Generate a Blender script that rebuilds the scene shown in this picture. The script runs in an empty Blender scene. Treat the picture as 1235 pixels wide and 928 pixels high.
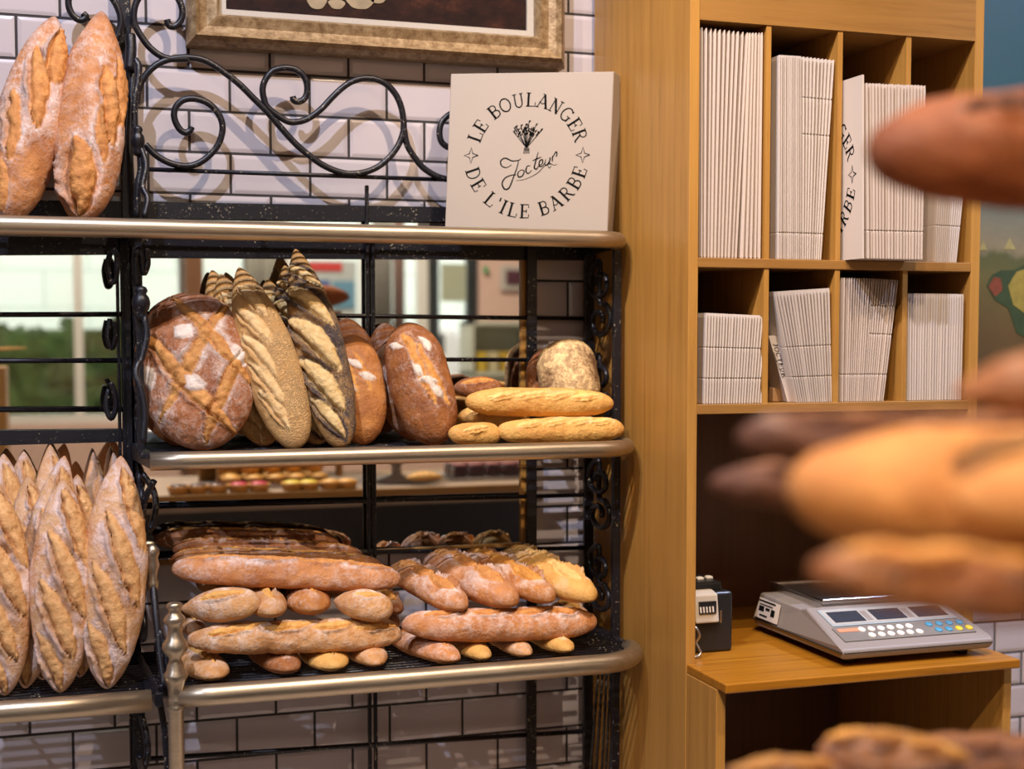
import bpy, math, random
import numpy as np
from mathutils import Vector, Matrix
C = bpy.context.scene.collection
SC = bpy.context.scene
PI = math.pi
# ------------------------------------------------------------------ camera model (same numbers as the camera below)
FPX, CX, CY = 1665.6, 617.5, 500.0
CAM = np.array([-0.23496, -2.68518, 1.39573])
YAW, PITCH = 0.314651, -0.055809
_fw = np.array([math.sin(YAW)*math.cos(PITCH), math.cos(YAW)*math.cos(PITCH), math.sin(PITCH)])
_rt = np.array([math.cos(YAW), -math.sin(YAW), 0.0])
_up = np.cross(_rt, _fw)
def ray(u, v): return _fw + _rt*(u-CX)/FPX - _up*(v-CY)/FPX
def U(u, v, y):
    d = ray(u, v); return CAM + d*((y-CAM[1])/d[1])
def UX(u, v, x):
    d = ray(u, v); return CAM + d*((x-CAM[0])/d[0])
def UD(u, v, z):                     # at distance z in front of the lens
    return CAM + ray(u, v)*z
def R(u, v, y):                      # a thing seen in the wall mirror (plane y = MY) : its real place
    p = U(u, v, y); return np.array([p[0], 2*MY-p[1], p[2]])
MY = -0.012
def zdepth(p): return float((np.asarray(p)-CAM) @ _fw)
def px2m(p): return zdepth(p)/FPX
# ------------------------------------------------------------------ materials
MATS = {}
def nmat(name):
    m = bpy.data.materials.new(name); m.use_nodes = True
    nt = m.node_tree; b = nt.nodes['Principled BSDF']; MATS[name] = m
    return m, nt, b
def N(nt, t, **kw):
    n = nt.nodes.new(t)
    for k, v in kw.items():
        if k.startswith('i_'): n.inputs[k[2:].replace('_', ' ')].default_value = v
        else: setattr(n, k, v)
    return n
def L(nt, a, b): nt.links.new(a, b)
def ramp(nt, fac, stops):
    r = N(nt, 'ShaderNodeValToRGB'); e = r.color_ramp.elements
    e[0].position, e[0].color = stops[0][0], (*stops[0][1], 1)
    e[1].position, e[1].color = stops[-1][0], (*stops[-1][1], 1)
    for p, c in stops[1:-1]:
        x = e.new(p); x.color = (*c, 1)
    L(nt, fac, r.inputs['Fac']); return r.outputs['Color']
def mixc(nt, fac, a, b, mode='MIX'):
    m = N(nt, 'ShaderNodeMix', data_type='RGBA', blend_type=mode)
    for s, x in ((0, fac), (6, a), (7, b)):
        if isinstance(x, (int, float)): m.inputs[s].default_value = x
        elif isinstance(x, tuple): m.inputs[s].default_value = (*x, 1)
        else: L(nt, x, m.inputs[s])
    return m.outputs[2]
def math_(nt, op, a, b=None, clamp=False):
    m = N(nt, 'ShaderNodeMath', operation=op, use_clamp=clamp)
    for s, x in ((0, a), (1, b)):
        if x is None: continue
        if isinstance(x, (int, float)): m.inputs[s].default_value = x
        else: L(nt, x, m.inputs[s])
    return m.outputs[0]
def noise(nt, vec, scale, detail=4, rough=.55):
    n = N(nt, 'ShaderNodeTexNoise'); n.inputs['Scale'].default_value = scale
    n.inputs['Detail'].default_value = detail; n.inputs['Roughness'].default_value = rough
    if vec is not None: L(nt, vec, n.inputs['Vector'])
    return n.outputs['Fac']
def bump(nt, bsdf, h, strength, dist, prev=None):
    b = N(nt, 'ShaderNodeBump'); b.inputs['Strength'].default_value = strength; b.inputs['Distance'].default_value = dist
    L(nt, h, b.inputs['Height'])
    if prev is not None: L(nt, prev, b.inputs['Normal'])
    if bsdf is not None: L(nt, b.outputs[0], bsdf.inputs['Normal'])
    return b.outputs[0]
def coords(nt, kind='Object'):
    return N(nt, 'ShaderNodeTexCoord').outputs[kind]
def mapping(nt, vec, scale=(1, 1, 1), loc=(0, 0, 0), rot=(0, 0, 0)):
    m = N(nt, 'ShaderNodeMapping'); m.inputs['Scale'].default_value = scale
    m.inputs['Location'].default_value = loc; m.inputs['Rotation'].default_value = rot
    L(nt, vec, m.inputs['Vector']); return m.outputs[0]
def plain(name, col, rough=.6, metal=0., var=.12, scale=30, bumpy=0.0, spec=.5, emit=None):
    m, nt, b = nmat(name); v = coords(nt)
    f = noise(nt, v, scale)
    c = mixc(nt, f, tuple(x*(1-var) for x in col), tuple(min(1, x*(1+var)) for x in col))
    L(nt, c, b.inputs['Base Color']); b.inputs['Roughness'].default_value = rough
    b.inputs['Metallic'].default_value = metal; b.inputs['Specular IOR Level'].default_value = spec
    if bumpy: bump(nt, b, noise(nt, v, scale*6), bumpy, .002)
    if emit:
        L(nt, c, b.inputs['Emission Color']); b.inputs['Emission Strength'].default_value = emit
    return m
TW, TH = 0.152, 0.077704
def tile_mat():
    m, nt, b = nmat('white_bevelled_tile'); o = coords(nt)
    s = N(nt, 'ShaderNodeSeparateXYZ'); L(nt, o, s.inputs[0])
    x = math_(nt, 'ADD', s.outputs['X'], 40*TW)
    z = math_(nt, 'SUBTRACT', s.outputs['Z'], 1.9-41*TH+TH*0)
    cb = N(nt, 'ShaderNodeCombineXYZ'); L(nt, x, cb.inputs[0]); L(nt, z, cb.inputs[1])
    def brick(ms, sm):
        k = N(nt, 'ShaderNodeTexBrick'); L(nt, cb.outputs[0], k.inputs['Vector'])
        for n_, v in (('Scale', 1.), ('Mortar Size', ms), ('Mortar Smooth', sm), ('Bias', 0.), ('Brick Width', TW), ('Row Height', TH)):
            k.inputs[n_].default_value = v
        k.inputs['Color1'].default_value = (.53, .48, .495, 1); k.inputs['Color2'].default_value = (.49, .445, .46, 1)
        k.inputs['Mortar'].default_value = (.035, .03, .03, 1)
        return k
    k1 = brick(.0026, .1); k2 = brick(.011, 1.0)
    L(nt, k1.outputs['Color'], b.inputs['Base Color'])
    r = math_(nt, 'MULTIPLY_ADD', k1.outputs['Fac'], .7); nt.nodes[-1].inputs[2].default_value = .13
    L(nt, r, b.inputs['Roughness'])
    inv = math_(nt, 'SUBTRACT', 1.0, k2.outputs['Fac'])
    n1 = bump(nt, None, inv, .55, .004)
    inv2 = math_(nt, 'SUBTRACT', 1.0, k1.outputs['Fac'])
    n2 = bump(nt, None, inv2, .8, .002, n1)
    bump(nt, b, noise(nt, o, 9, 2), .06, .01, n2)
    return m
def wood_mat(name, dark, light, axis='Z', rough=.42, scale=1.0):
    m, nt, b = nmat(name); o = coords(nt)
    sc = {'Z': (75, 75, 2.6), 'X': (2.6, 75, 75), 'Y': (75, 2.6, 75)}[axis]
    v = mapping(nt, o, tuple(q*scale for q in sc))
    f1 = noise(nt, v, 1.0, 6, .6)
    v2 = mapping(nt, o, tuple(q*scale*4 for q in sc)); f2 = noise(nt, v2, 1.4, 3, .7)
    f = math_(nt, 'MULTIPLY_ADD', f2, .35); nt.nodes[-1].inputs[2].default_value = 0
    f = math_(nt, 'ADD', math_(nt, 'MULTIPLY', f1, .75), f)
    c = ramp(nt, f, [(.3, dark), (.52, tuple((a+2*d)/3 for a, d in zip(dark, light))), (.75, light)])
    blot = noise(nt, o, 3.5, 3)
    c = mixc(nt, math_(nt, 'MULTIPLY', blot, .35), c, dark)
    L(nt, c, b.inputs['Base Color']); b.inputs['Roughness'].default_value = rough
    bump(nt, b, f, .12, .0015)
    return m
def iron_mat():
    m, nt, b = nmat('worn_black_iron'); o = coords(nt)
    f = noise(nt, o, 190, 5, .7); g = noise(nt, o, 9, 2)
    th = math_(nt, 'ADD', f, math_(nt, 'MULTIPLY', g, .22))
    chip = N(nt, 'ShaderNodeMapRange'); L(nt, th, chip.inputs[0])
    chip.inputs[1].default_value = .745; chip.inputs[2].default_value = .78
    c = mixc(nt, chip.outputs[0], (.008, .008, .012), (.42, .36, .26))
    L(nt, c, b.inputs['Base Color']); b.inputs['Roughness'].default_value = .36
    b.inputs['Specular IOR Level'].default_value = .42
    bump(nt, b, f, .25, .002)
    return m
def brass_mat():
    m, nt, b = nmat('brushed_bronze'); o = coords(nt)
    v = mapping(nt, o, (3, 60, 60)); f = noise(nt, v, 3, 4)
    c = mixc(nt, f, (.33, .27, .19), (.56, .47, .35))
    sp = N(nt, 'ShaderNodeMapRange'); L(nt, noise(nt, o, 170, 4, .7), sp.inputs[0]); sp.inputs[1].default_value = .68; sp.inputs[2].default_value = .75
    c = mixc(nt, sp.outputs[0], c, (.12, .09, .06))
    L(nt, c, b.inputs['Base Color']); b.inputs['Metallic'].default_value = .9
    L(nt, math_(nt, 'MULTIPLY_ADD', f, .2), b.inputs['Roughness']); nt.nodes[-1].inputs[2].default_value = .26
    return m
def bread_mat(name, ca, cb, cut_a, cut_b, flour_c=(.80, .68, .58), flour_cover=.55, seed_c=None, seed_scale=420, seed_base=0.):
    m, nt, b = nmat(name); o = coords(nt)
    def at(n): return N(nt, 'ShaderNodeAttribute', attribute_name=n).outputs['Fac']
    sc, fl, to, se = at('score'), at('flour'), at('toast'), at('seed')
    n1 = noise(nt, o, 22, 5, .65); n2 = noise(nt, o, 160, 4, .7); n3 = noise(nt, o, 60, 5, .7)
    crust = ramp(nt, n1, [(.3, ca), (.7, cb)])
    crust = mixc(nt, math_(nt, 'MULTIPLY', n2, .36), crust, tuple(x*.42 for x in ca))
    cut = ramp(nt, n3, [(.3, cut_a), (.68, cut_b)])
    fm = N(nt, 'ShaderNodeMapRange'); L(nt, math_(nt, 'ADD', math_(nt, 'MULTIPLY', n3, .7), math_(nt, 'MULTIPLY', n2, .5)), fm.inputs[0])
    fm.inputs[1].default_value = .85-flour_cover*.5; fm.inputs[2].default_value = 1.0-flour_cover*.45
    ex = math_(nt, 'MULTIPLY', math_(nt, 'SUBTRACT', fl, .5), math_(nt, 'ADD', math_(nt, 'MULTIPLY', n3, 2.6), -.2), True)
    ff = math_(nt, 'MAXIMUM', math_(nt, 'MULTIPLY', fl, fm.outputs[0], True), ex, True)
    c = mixc(nt, ff, crust, flour_c)
    c = mixc(nt, sc, c, cut)
    c = mixc(nt, math_(nt, 'MULTIPLY', at('patch'), math_(nt, 'ADD', math_(nt, 'MULTIPLY', n3, .9), .42), True), c, (.80, .69, .58))
    c = mixc(nt, math_(nt, 'MULTIPLY', to, math_(nt, 'ADD', math_(nt, 'MULTIPLY', n3, .9), .5), True), c, (.085, .026, .011))
    h = math_(nt, 'ADD', math_(nt, 'MULTIPLY', n2, .6), math_(nt, 'MULTIPLY', n3, .9))
    if seed_c:
        vo = N(nt, 'ShaderNodeTexVoronoi'); vo.inputs['Scale'].default_value = seed_scale; L(nt, o, vo.inputs['Vector'])
        sm = N(nt, 'ShaderNodeMapRange'); L(nt, vo.outputs['Distance'], sm.inputs[0])
        sm.inputs[1].default_value = .62; sm.inputs[2].default_value = .38
        sv = mixc(nt, vo.outputs['Color'], tuple(x*.6 for x in seed_c), seed_c)
        if seed_base: c = mixc(nt, math_(nt, 'MULTIPLY', se, seed_base, True), c, tuple(x*1.6 for x in seed_c))
        fac = math_(nt, 'MULTIPLY', sm.outputs[0], se, True)
        c = mixc(nt, fac, c, sv)
        h = math_(nt, 'ADD', h, math_(nt, 'MULTIPLY', fac, .8))
    L(nt, c, b.inputs['Base Color']); b.inputs['Roughness'].default_value = .62
    b.inputs['Specular IOR Level'].default_value = .35
    bump(nt, b, h, .85, .004)
    return m
M_TILE = tile_mat()
M_OAK = wood_mat('oiled_oak', (.26, .115, .022), (.50, .262, .058))
M_OAKX = wood_mat('oiled_oak_across', (.19, .085, .017), (.38, .195, .05), 'X')
M_DESK = wood_mat('worn_oak_top', (.17, .055, .004), (.42, .175, .012), 'X', .34)
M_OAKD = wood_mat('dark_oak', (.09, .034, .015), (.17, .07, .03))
M_POST = wood_mat('brown_post_wood', (.10, .045, .02), (.2, .09, .04))
M_IRON = iron_mat(); M_BRASS = brass_mat()
M_CARD = plain('white_card', (.575, .485, .42), .55, var=.05, scale=8)
M_CARDW = plain('cool_white_card', (.60, .53, .475), .5, var=.04, scale=8)
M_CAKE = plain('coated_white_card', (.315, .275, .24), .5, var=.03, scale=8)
M_INK = plain('black_ink', (.006, .006, .006), .8, var=.1, spec=.04)
M_KRAFT = plain('kraft_card', (.42, .25, .12), .7)
# ------------------------------------------------------------------ object helpers
def mesh_obj(name, verts, faces, mat, parent=None, smooth=False, mats=None, fmat=None):
    me = bpy.data.meshes.new(name)
    me.from_pydata([tuple(map(float, v)) for v in verts], [], [tuple(int(i) for i in f) for f in faces])
    for m in (mats or [mat]): me.materials.append(m)
    if fmat is not None: me.polygons.foreach_set('material_index', fmat)
    if smooth: me.polygons.foreach_set('use_smooth', [True]*len(me.polygons))
    me.update()
    o = bpy.data.objects.new(name, me); C.objects.link(o)
    if parent is not None: o.parent = parent
    return o
def tag(o, label=None, cat=None, group=None, kind=None):
    if label: o['label'] = label
    if cat: o['category'] = cat
    if group: o['group'] = group
    if kind: o['kind'] = kind
    return o
def thing(name, label, cat, loc=(0, 0, 0), rotz=0, group=None):
    o = bpy.data.objects.new(name, None); C.objects.link(o); o.empty_display_size = .05
    o.location = tuple(map(float, loc)); o.rotation_euler = (0, 0, rotz)
    return tag(o, label, cat, group)
class MB:
    """collects shapes, links them as one mesh (coordinates local to the parent)"""
    def __init__(s): s.v = []; s.f = []
    def add(s, v, f):
        b = len(s.v); s.v += [tuple(map(float, p)) for p in v]; s.f += [tuple(b+i for i in q) for q in f]; return s
    def box(s, lo, hi):
        x0, y0, z0 = lo; x1, y1, z1 = hi
        return s.add([(x0, y0, z0), (x1, y0, z0), (x1, y1, z0), (x0, y1, z0), (x0, y0, z1), (x1, y0, z1), (x1, y1, z1), (x0, y1, z1)],
                     [(0, 3, 2, 1), (4, 5, 6, 7), (0, 1, 5, 4), (1, 2, 6, 5), (2, 3, 7, 6), (3, 0, 4, 7)])
    def hexa(s, c):                   # eight corners, bottom ring then top ring
        return s.add(c, [(0, 3, 2, 1), (4, 5, 6, 7), (0, 1, 5, 4), (1, 2, 6, 5), (2, 3, 7, 6), (3, 0, 4, 7)])
    def tube(s, pts, r, n=8, closed=False, caps=True, flat=None):
        P = [np.array(p, float) for p in pts]; m = len(P)
        rr = r if hasattr(r, '__len__') else [r]*m
        T = []
        for i in range(m):
            a = P[(i-1) % m] if (closed or i > 0) else P[i]; b = P[(i+1) % m] if (closed or i < m-1) else P[i]
            t = b-a; T.append(t/(np.linalg.norm(t)+1e-12))
        ref = np.array([0, 0, 1.]) if abs(T[0][2]) < .9 else np.array([1., 0, 0])
        u = np.cross(ref, T[0]); u /= np.linalg.norm(u); V = []
        for i in range(m):
            u = u-T[i]*(u@T[i]); u /= np.linalg.norm(u)+1e-12; w = np.cross(T[i], u)
            for k in range(n):
                a = 2*PI*k/n; V.append(P[i]+rr[i]*(math.cos(a)*u+math.sin(a)*w))
        F = []
        for i in range(m if closed else m-1):
            j = (i+1) % m
            for k in range(n):
                q = (k+1) % n; F.append((i*n+k, i*n+q, j*n+q, j*n+k))
        if caps and not closed:
            F.append(tuple(range(n-1, -1, -1))); F.append(tuple((m-1)*n+k for k in range(n)))
        return s.add(V, F)
    def lathe(s, prof, c=(0, 0, 0), n=24):
        V = []; F = []
        for (r, z) in prof:
            for k in range(n):
                a = 2*PI*k/n; V.append((c[0]+r*math.cos(a), c[1]+r*math.sin(a), c[2]+z))
        for i in range(len(prof)-1):
            for k in range(n):
                q = (k+1) % n; F.append((i*n+k, i*n+q, (i+1)*n+q, (i+1)*n+k))
        F.append(tuple(range(n-1, -1, -1))); F.append(tuple((len(prof)-1)*n+k for k in range(n)))
        return s.add(V, F)
    def prism(s, poly, y0, y1):       # polygon in x,z pushed along y
        n = len(poly); V = [(x, y0, z) for x, z in poly]+[(x, y1, z) for x, z in poly]
        return s.add(V, [tuple(range(n)), tuple(range(2*n-1, n-1, -1))]+[(i, n+i, n+(i+1) % n, (i+1) % n) for i in range(n)])
    def build(s, name, mat, parent=None, smooth=False, bevel=0, seg=2):
        o = mesh_obj(name, s.v, s.f, mat, parent, smooth)
        if bevel:
            b = o.modifiers.new('bevel', 'BEVEL'); b.width = bevel; b.segments = seg; b.limit_method = 'ANGLE'; b.angle_limit = .6
        return o
def smooth_path(pts, per=6):
    """Catmull-Rom through the points"""
    P = [np.array(p, float) for p in pts]; out = []
    Q = [2*P[0]-P[1]]+P+[2*P[-1]-P[-2]]
    for i in range(1, len(Q)-2):
        a, b, c, d = Q[i-1], Q[i], Q[i+1], Q[i+2]
        for k in range(per):
            t = k/per
            out.append(.5*((2*b)+(c-a)*t+(2*a-5*b+4*c-d)*t*t+(3*b-a-3*c+d)*t**3))
    out.append(P[-1]); return out
# ------------------------------------------------------------------ noise and bread
def vnoise(P, seed=0):
    P = np.asarray(P, float)+seed*17.31; i = np.floor(P).astype(np.int64); f = P-i; f = f*f*(3-2*f)
    def hsh(a):
        h = (a[:, 0]*374761393+a[:, 1]*668265263+a[:, 2]*2147483647+seed*974711) & 0xffffffff
        h = ((h ^ (h >> 13))*1274126177) & 0xffffffff; h = h ^ (h >> 16)
        return (h & 0xffff)/65535.0
    r = 0
    for dx in (0, 1):
        for dy in (0, 1):
            for dz in (0, 1):
                w = (f[:, 0] if dx else 1-f[:, 0])*(f[:, 1] if dy else 1-f[:, 1])*(f[:, 2] if dz else 1-f[:, 2])
                r = r+w*hsh(i+np.array([dx, dy, dz]))
    return r*2-1
def sstep(a, b, x):
    t = np.clip((x-a)/(b-a), 0, 1); return t*t*(3-2*t)
def loaf_mesh(name, Ln, W, H, shA=(2.2, .6), shB=(2.2, .6), scores=(), patches=(), flour=.5, seeds=None, seed=1, nL=96, nC=88, lump=.03, bend=0., flat=.62, toast=.4, mat=None):
    a = np.linspace(0, PI, nL+1); t = -np.cos(a)                      # denser at the tips
    ph = np.linspace(0, 2*PI, nC, endpoint=False)
    rA = np.clip(1-np.abs(t)**shA[0], 0, 1)**shA[1]; rB = np.clip(1-np.abs(t)**shB[0], 0, 1)**shB[1]
    r = np.where(t < 0, rA, rB); r[0] = r[-1] = 0.0
    Tt, Ph = np.meshgrid(t, ph, indexing='ij'); Rr = np.repeat(r[:, None], nC, 1)
    hx = Ln/2; x = Tt*hx; y = W/2*Rr*np.sin(Ph); cz = np.cos(Ph)
    z = H/2*Rr*np.where(cz > 0, cz, cz*flat)
    P = np.stack([x, y, z], -1).reshape(-1, 3)
    nrm = np.stack([0.25*np.sign(Tt)*np.abs(Tt)**5, np.sin(Ph)/W*H, np.cos(Ph)], -1).reshape(-1, 3)
    nrm /= np.linalg.norm(nrm, axis=1)[:, None]
    rr = Rr.reshape(-1); S = min(W, H); tp = Tt.reshape(-1)
    n1 = vnoise(P/(S*.55), seed); n2 = vnoise(P/(S*.2), seed+5); n3 = vnoise(P/(S*.07), seed+9)
    disp = S*(lump*n1+lump*.45*n2+lump*.2*n3)*np.minimum(1, rr*2)
    top = sstep(-.05, .25, nrm[:, 2])
    warp = S*.05*n2
    X = P[:, 0]; Y = P[:, 1]+warp
    sc = np.zeros(len(P)); ear = np.zeros(len(P)); dmin = np.full(len(P), 9.)
    for s_ in scores:
        x0, y0, x1, y1, w = s_[:5]; cv = s_[5] if len(s_) > 5 else 0.; sg = s_[6] if len(s_) > 6 else 1.
        A = np.array([x0*hx, y0*W/2]); B = np.array([x1*hx, y1*W/2]); D = B-A; l = np.linalg.norm(D); D /= l; Nn = np.array([-D[1], D[0]])
        q = np.stack([X-A[0], Y-A[1]], 1); s = (q@D)/l; d = q@Nn-cv*4*s*(1-s)*l
        ins = (s > 0) & (s < 1); ss = np.clip(s, 0, 1); ww = w*np.sin(PI*ss)**.6+1e-6
        e = d/ww
        m_ = np.where(ins, 1-sstep(.82, 1.05, np.abs(e)), 0)*top
        sc = np.maximum(sc, m_)
        prof = m_*(.34*w*(1-np.minimum(1, e*e))-.20*w+.10*w*n3) - np.where(ins, .55*w*np.exp(-((e*sg+.80)/.17)**2), 0)*top - np.where(ins, .22*w*np.exp(-((e*sg-.92)/.15)**2), 0)*top
        er = np.where(ins, np.exp(-((e*sg+1.12)/.2)**2), 0)*top*np.sin(PI*ss)**.5
        disp = disp+prof+er*.42*w*(1+.5*n3); ear = np.maximum(ear, er)
        dist = np.where(ins, np.abs(d)-ww, np.hypot(np.maximum(0, np.maximum(-s, s-1))*l, d)); dmin = np.minimum(dmin, dist/w)
    fl = top*flour*np.clip(.55+.6*n1+.3*n2, 0, 1)
    if len(scores): fl = np.clip(fl*(.60+.9*np.exp(-(np.maximum(dmin, 0)/.7)**2)), 0, 1)
    pa = np.zeros(len(P))
    for (x0, y0, ln, wd, ang, lift) in patches:
        ca, sa = math.cos(ang), math.sin(ang); dx = X-x0*hx; dy = Y-y0*W/2
        a1 = (dx*ca+dy*sa)/ln; b1 = (-dx*sa+dy*ca)/wd
        k = (np.abs(a1)**1.3+np.abs(b1)**1.3+.12*n3); pm = (1-sstep(.8, 1.0, k))*top
        pa = np.maximum(pa, pm); disp = disp+lift*(1-sstep(.55, 1.05, k))*top; sc = sc*(1-pm)
    to = np.clip(toast*(sstep(.72, 1.0, np.abs(tp))*.55+ear*.85+np.clip(n1*.5, 0, 1)*.35+sstep(.1, -.7, nrm[:, 2])*.25), 0, 1)
    se = np.zeros(len(P)) if seeds is None else np.clip(seeds(X/hx, Y/(W/2), sc, dmin)*(.75+.5*n1+.3*n3), 0, 1)
    P = P+nrm*disp[:, None]
    if bend:
        P[:, 1] += bend*(1-tp**2); 
    V = P; F = []
    idx = np.arange((nL+1)*nC).reshape(nL+1, nC)
    q = np.stack([idx[:-1, :], np.roll(idx, -1, 1)[:-1, :], np.roll(idx, -1, 1)[1:, :], idx[1:, :]], -1).reshape(-1, 4)
    me = bpy.data.meshes.new(name)
    me.vertices.add(len(V)); me.vertices.foreach_set('co', V.astype(np.float32).ravel())
    me.loops.add(q.size); me.loops.foreach_set('vertex_index', q.ravel().astype(np.int32))
    me.polygons.add(len(q)); me.polygons.foreach_set('loop_start', np.arange(0, q.size, 4, dtype=np.int32))
    me.polygons.foreach_set('use_smooth', np.ones(len(q), bool))
    me.update(calc_edges=True)
    for nme, arr in (('score', sc), ('flour', fl), ('toast', to), ('seed', se), ('patch', pa)):
        at = me.attributes.new(nme, 'FLOAT', 'POINT'); at.data.foreach_set('value', np.clip(arr, 0, 1).astype(np.float32))
    me.materials.append(mat)
    return me
def settle(o, z):
    """stand a loaf on the rods: lowest point at height z"""
    n = len(o.data.vertices); co = np.empty(n*3, np.float32); o.data.vertices.foreach_get('co', co)
    M = np.array(o.matrix_world); zz = co.reshape(-1, 3) @ M[2, :3]+M[2, 3]; d = z-float(zz.min())
    if abs(d) < .03:
        M2 = o.matrix_world.copy(); M2.translation.z += d; o.matrix_world = M2
    return d
def place(name, label, me, mid, ex, ez, cat='bread', group=None):
    ex = np.array(ex, float); ex /= np.linalg.norm(ex); ez = np.array(ez, float); ez = ez-ex*(ez@ex); ez /= np.linalg.norm(ez); ey = np.cross(ez, ex)
    o = bpy.data.objects.new(name, me); C.objects.link(o)
    o.matrix_world = Matrix(((ex[0], ey[0], ez[0], mid[0]), (ex[1], ey[1], ez[1], mid[1]), (ex[2], ey[2], ez[2], mid[2]), (0, 0, 0, 1)))
    return tag(o, label, cat, group)
BREADS = []
def bread(name, label, A, B, Wpx, hr=.9, roll=0., face='cam', group=None, cat='bread', **kw):
    """A and B: the tips (world points); Wpx: the width seen, in photo pixels at the loaf's own distance"""
    A = np.array(A, float); B = np.array(B, float); mid = (A+B)/2; ex = B-A; Ln = np.linalg.norm(ex); ex /= Ln
    W = Wpx*px2m(mid); H = W*hr
    ez = np.array(face, float) if not isinstance(face, str) else (CAM-mid) if face == 'cam' else np.array([0, 0, 1.])
    ez = ez-ex*(ez@ex); ez /= np.linalg.norm(ez); ey = np.cross(ez, ex)
    ez = ez*math.cos(roll)+ey*math.sin(roll)
    me = loaf_mesh(name, Ln, W, H, **kw)
    o = place(name, label, me, mid, ex, ez, cat, group); BREADS.append(o); return o
# ------------------------------------------------------------------ parts given in world coordinates
def base_of(o):
    b = np.zeros(3)
    while o is not None:
        if o.parent is None and abs(o.rotation_euler.z) > 1e-9: return None
        b = b+np.array(o.location); o = o.parent
    return b
def wpart(mb, name, mat, parent, smooth=False, bevel=0, seg=2):
    b = base_of(parent)
    if b is not None: mb.v = [(x-b[0], y-b[1], z-b[2]) for x, y, z in mb.v]
    return mb.build(name, mat, parent, smooth, bevel, seg)
def struct(name, mb, mat, **k):
    return tag(mb.build(name, mat, None, **k), kind='structure')
# ------------------------------------------------------------------ the room
XL, XR, YF, ZC = -2.6, 3.4, -5.6, 3.9
M_FLOOR = plain('grey_floor_tile', (.52, .44, .36), .5)
M_CEIL = plain('ceiling_taupe', (.50, .44, .38), .8)
M_PINK = plain('pink_plaster', (.66, .46, .40), .8)
M_WHITE = plain('pale_plaster', (.50, .47, .45), .8)
M_SIDE = plain('brown_plaster', (.42, .34, .27), .8)
M_BLACKP = plain('black_paint_and_shade', (.012, .012, .014), .4)
M_MIRROR, _nt, _b = nmat('mirror_glass'); _b.inputs['Metallic'].default_value = 1; _b.inputs['Roughness'].default_value = .015; _b.inputs['Base Color'].default_value = (.86, .88, .84, 1)
struct('wall_back', MB().box((XL, 0, 0), (XR, .12, ZC)), M_TILE)
struct('floor', MB().box((XL, YF, -.1), (XR, .12, 0)), M_FLOOR)
struct('ceiling', MB().box((XL, YF, ZC), (XR, .12, ZC+.1)), M_CEIL)
struct('wall_left', MB().box((XL-.12, YF, 0), (XL, .12, ZC)), M_SIDE)
struct('wall_right', MB().box((XR, YF, 0), (XR+.12, .12, ZC)), M_SIDE)
# the street front behind the photographer: two big shop windows, a pink pier on the right
FY = YF
wf = MB()
wx0, wx1, wz0, wz1 = -.98, 2.24, .90, 2.6
wf.box((XL, FY-.15, 0), (XR, FY, wz0)); wf.box((XL, FY-.15, wz1), (XR, FY, ZC))
wf.box((XL, FY-.15, wz0), (wx0, FY, wz1)); wf.box((wx1, FY-.15, wz0), (XR, FY, wz1))
struct('wall_front', wf, M_PINK)
M_GLASS, _nt, _b = nmat('window_glass')
_t = N(_nt, 'ShaderNodeBsdfTransparent'); _g = N(_nt, 'ShaderNodeBsdfGlossy'); _g.inputs['Roughness'].default_value = .02
_x = N(_nt, 'ShaderNodeMixShader'); _x.inputs[0].default_value = .05
L(_nt, _t.outputs[0], _x.inputs[1]); L(_nt, _g.outputs[0], _x.inputs[2]); L(_nt, _x.outputs[0], _nt.nodes['Material Output'].inputs['Surface'])
M_FRAMEW = plain('white_frame_paint', (.75, .74, .72), .5); M_FRAMED = plain('dark_frame_paint', (.03, .035, .04), .4)
def window(name, x0, x1, bars, mat):
    w = tag(MB().box((x0, FY-.09, wz0), (x0+.07, FY-.03, wz1)).box((x1-.07, FY-.09, wz0), (x1, FY-.03, wz1)).box((x0, FY-.09, wz1-.07), (x1, FY-.03, wz1)).box((x0, FY-.09, wz0), (x1, FY-.03, wz0+.05)).build(name, mat), kind='structure')
    m = MB()
    for b in bars: m.box((b-.025, FY-.085, wz0+.05), (b+.025, FY-.035, wz1-.07))
    if bars: m.build('window_frame', mat, w)
    MB().box((x0+.07, FY-.062, wz0+.05), (x1-.07, FY-.058, wz1-.07)).build('window_pane', M_GLASS, w)
def rx(u, y=None): return float(R(u, 400, (FY if y is None else y)*-1+2*MY)[0])
window('window_1', wx0, rx(232), [rx(95)], M_FRAMEW)
window('window_2', rx(232), rx(518), [rx(300), rx(350), rx(440)], M_FRAMEW)
window('window_3', rx(518), wx1, [rx(571)], M_FRAMED)
tag(MB().box((rx(222), FY, 0), (rx(243), FY+.14, ZC)).build('trim_1', M_POST), kind='structure')
# ------------------------------------------------------------------ what stands outside and shows in the wall mirror
def RB(u0, u1, v0, v1, y, th=.02):   # a box whose mirror image fills u0..u1, v0..v1
    a = R(u0, v0, y); b = R(u1, v1, y); z = sorted((a[2], b[2]))
    return (min(a[0], b[0]), a[1]-th, z[0]), (max(a[0], b[0]), a[1], z[1])
m, nt, b = nmat('pale_block_wall'); o_ = coords(nt)
k = N(nt, 'ShaderNodeTexBrick'); L(nt, mapping(nt, o_, (1, 1, 1), rot=(PI/2, 0, 0)), k.inputs['Vector'])
for n_, v_ in (('Scale', 1.), ('Mortar Size', .012), ('Brick Width', .75), ('Row Height', .33)): k.inputs[n_].default_value = v_
k.inputs['Color1'].default_value = (.84, .88, .82, 1); k.inputs['Color2'].default_value = (.80, .85, .78, 1); k.inputs['Mortar'].default_value = (.62, .70, .63, 1)
L(nt, k.outputs['Color'], b.inputs['Base Color'])
M_BLOCK = m
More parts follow.
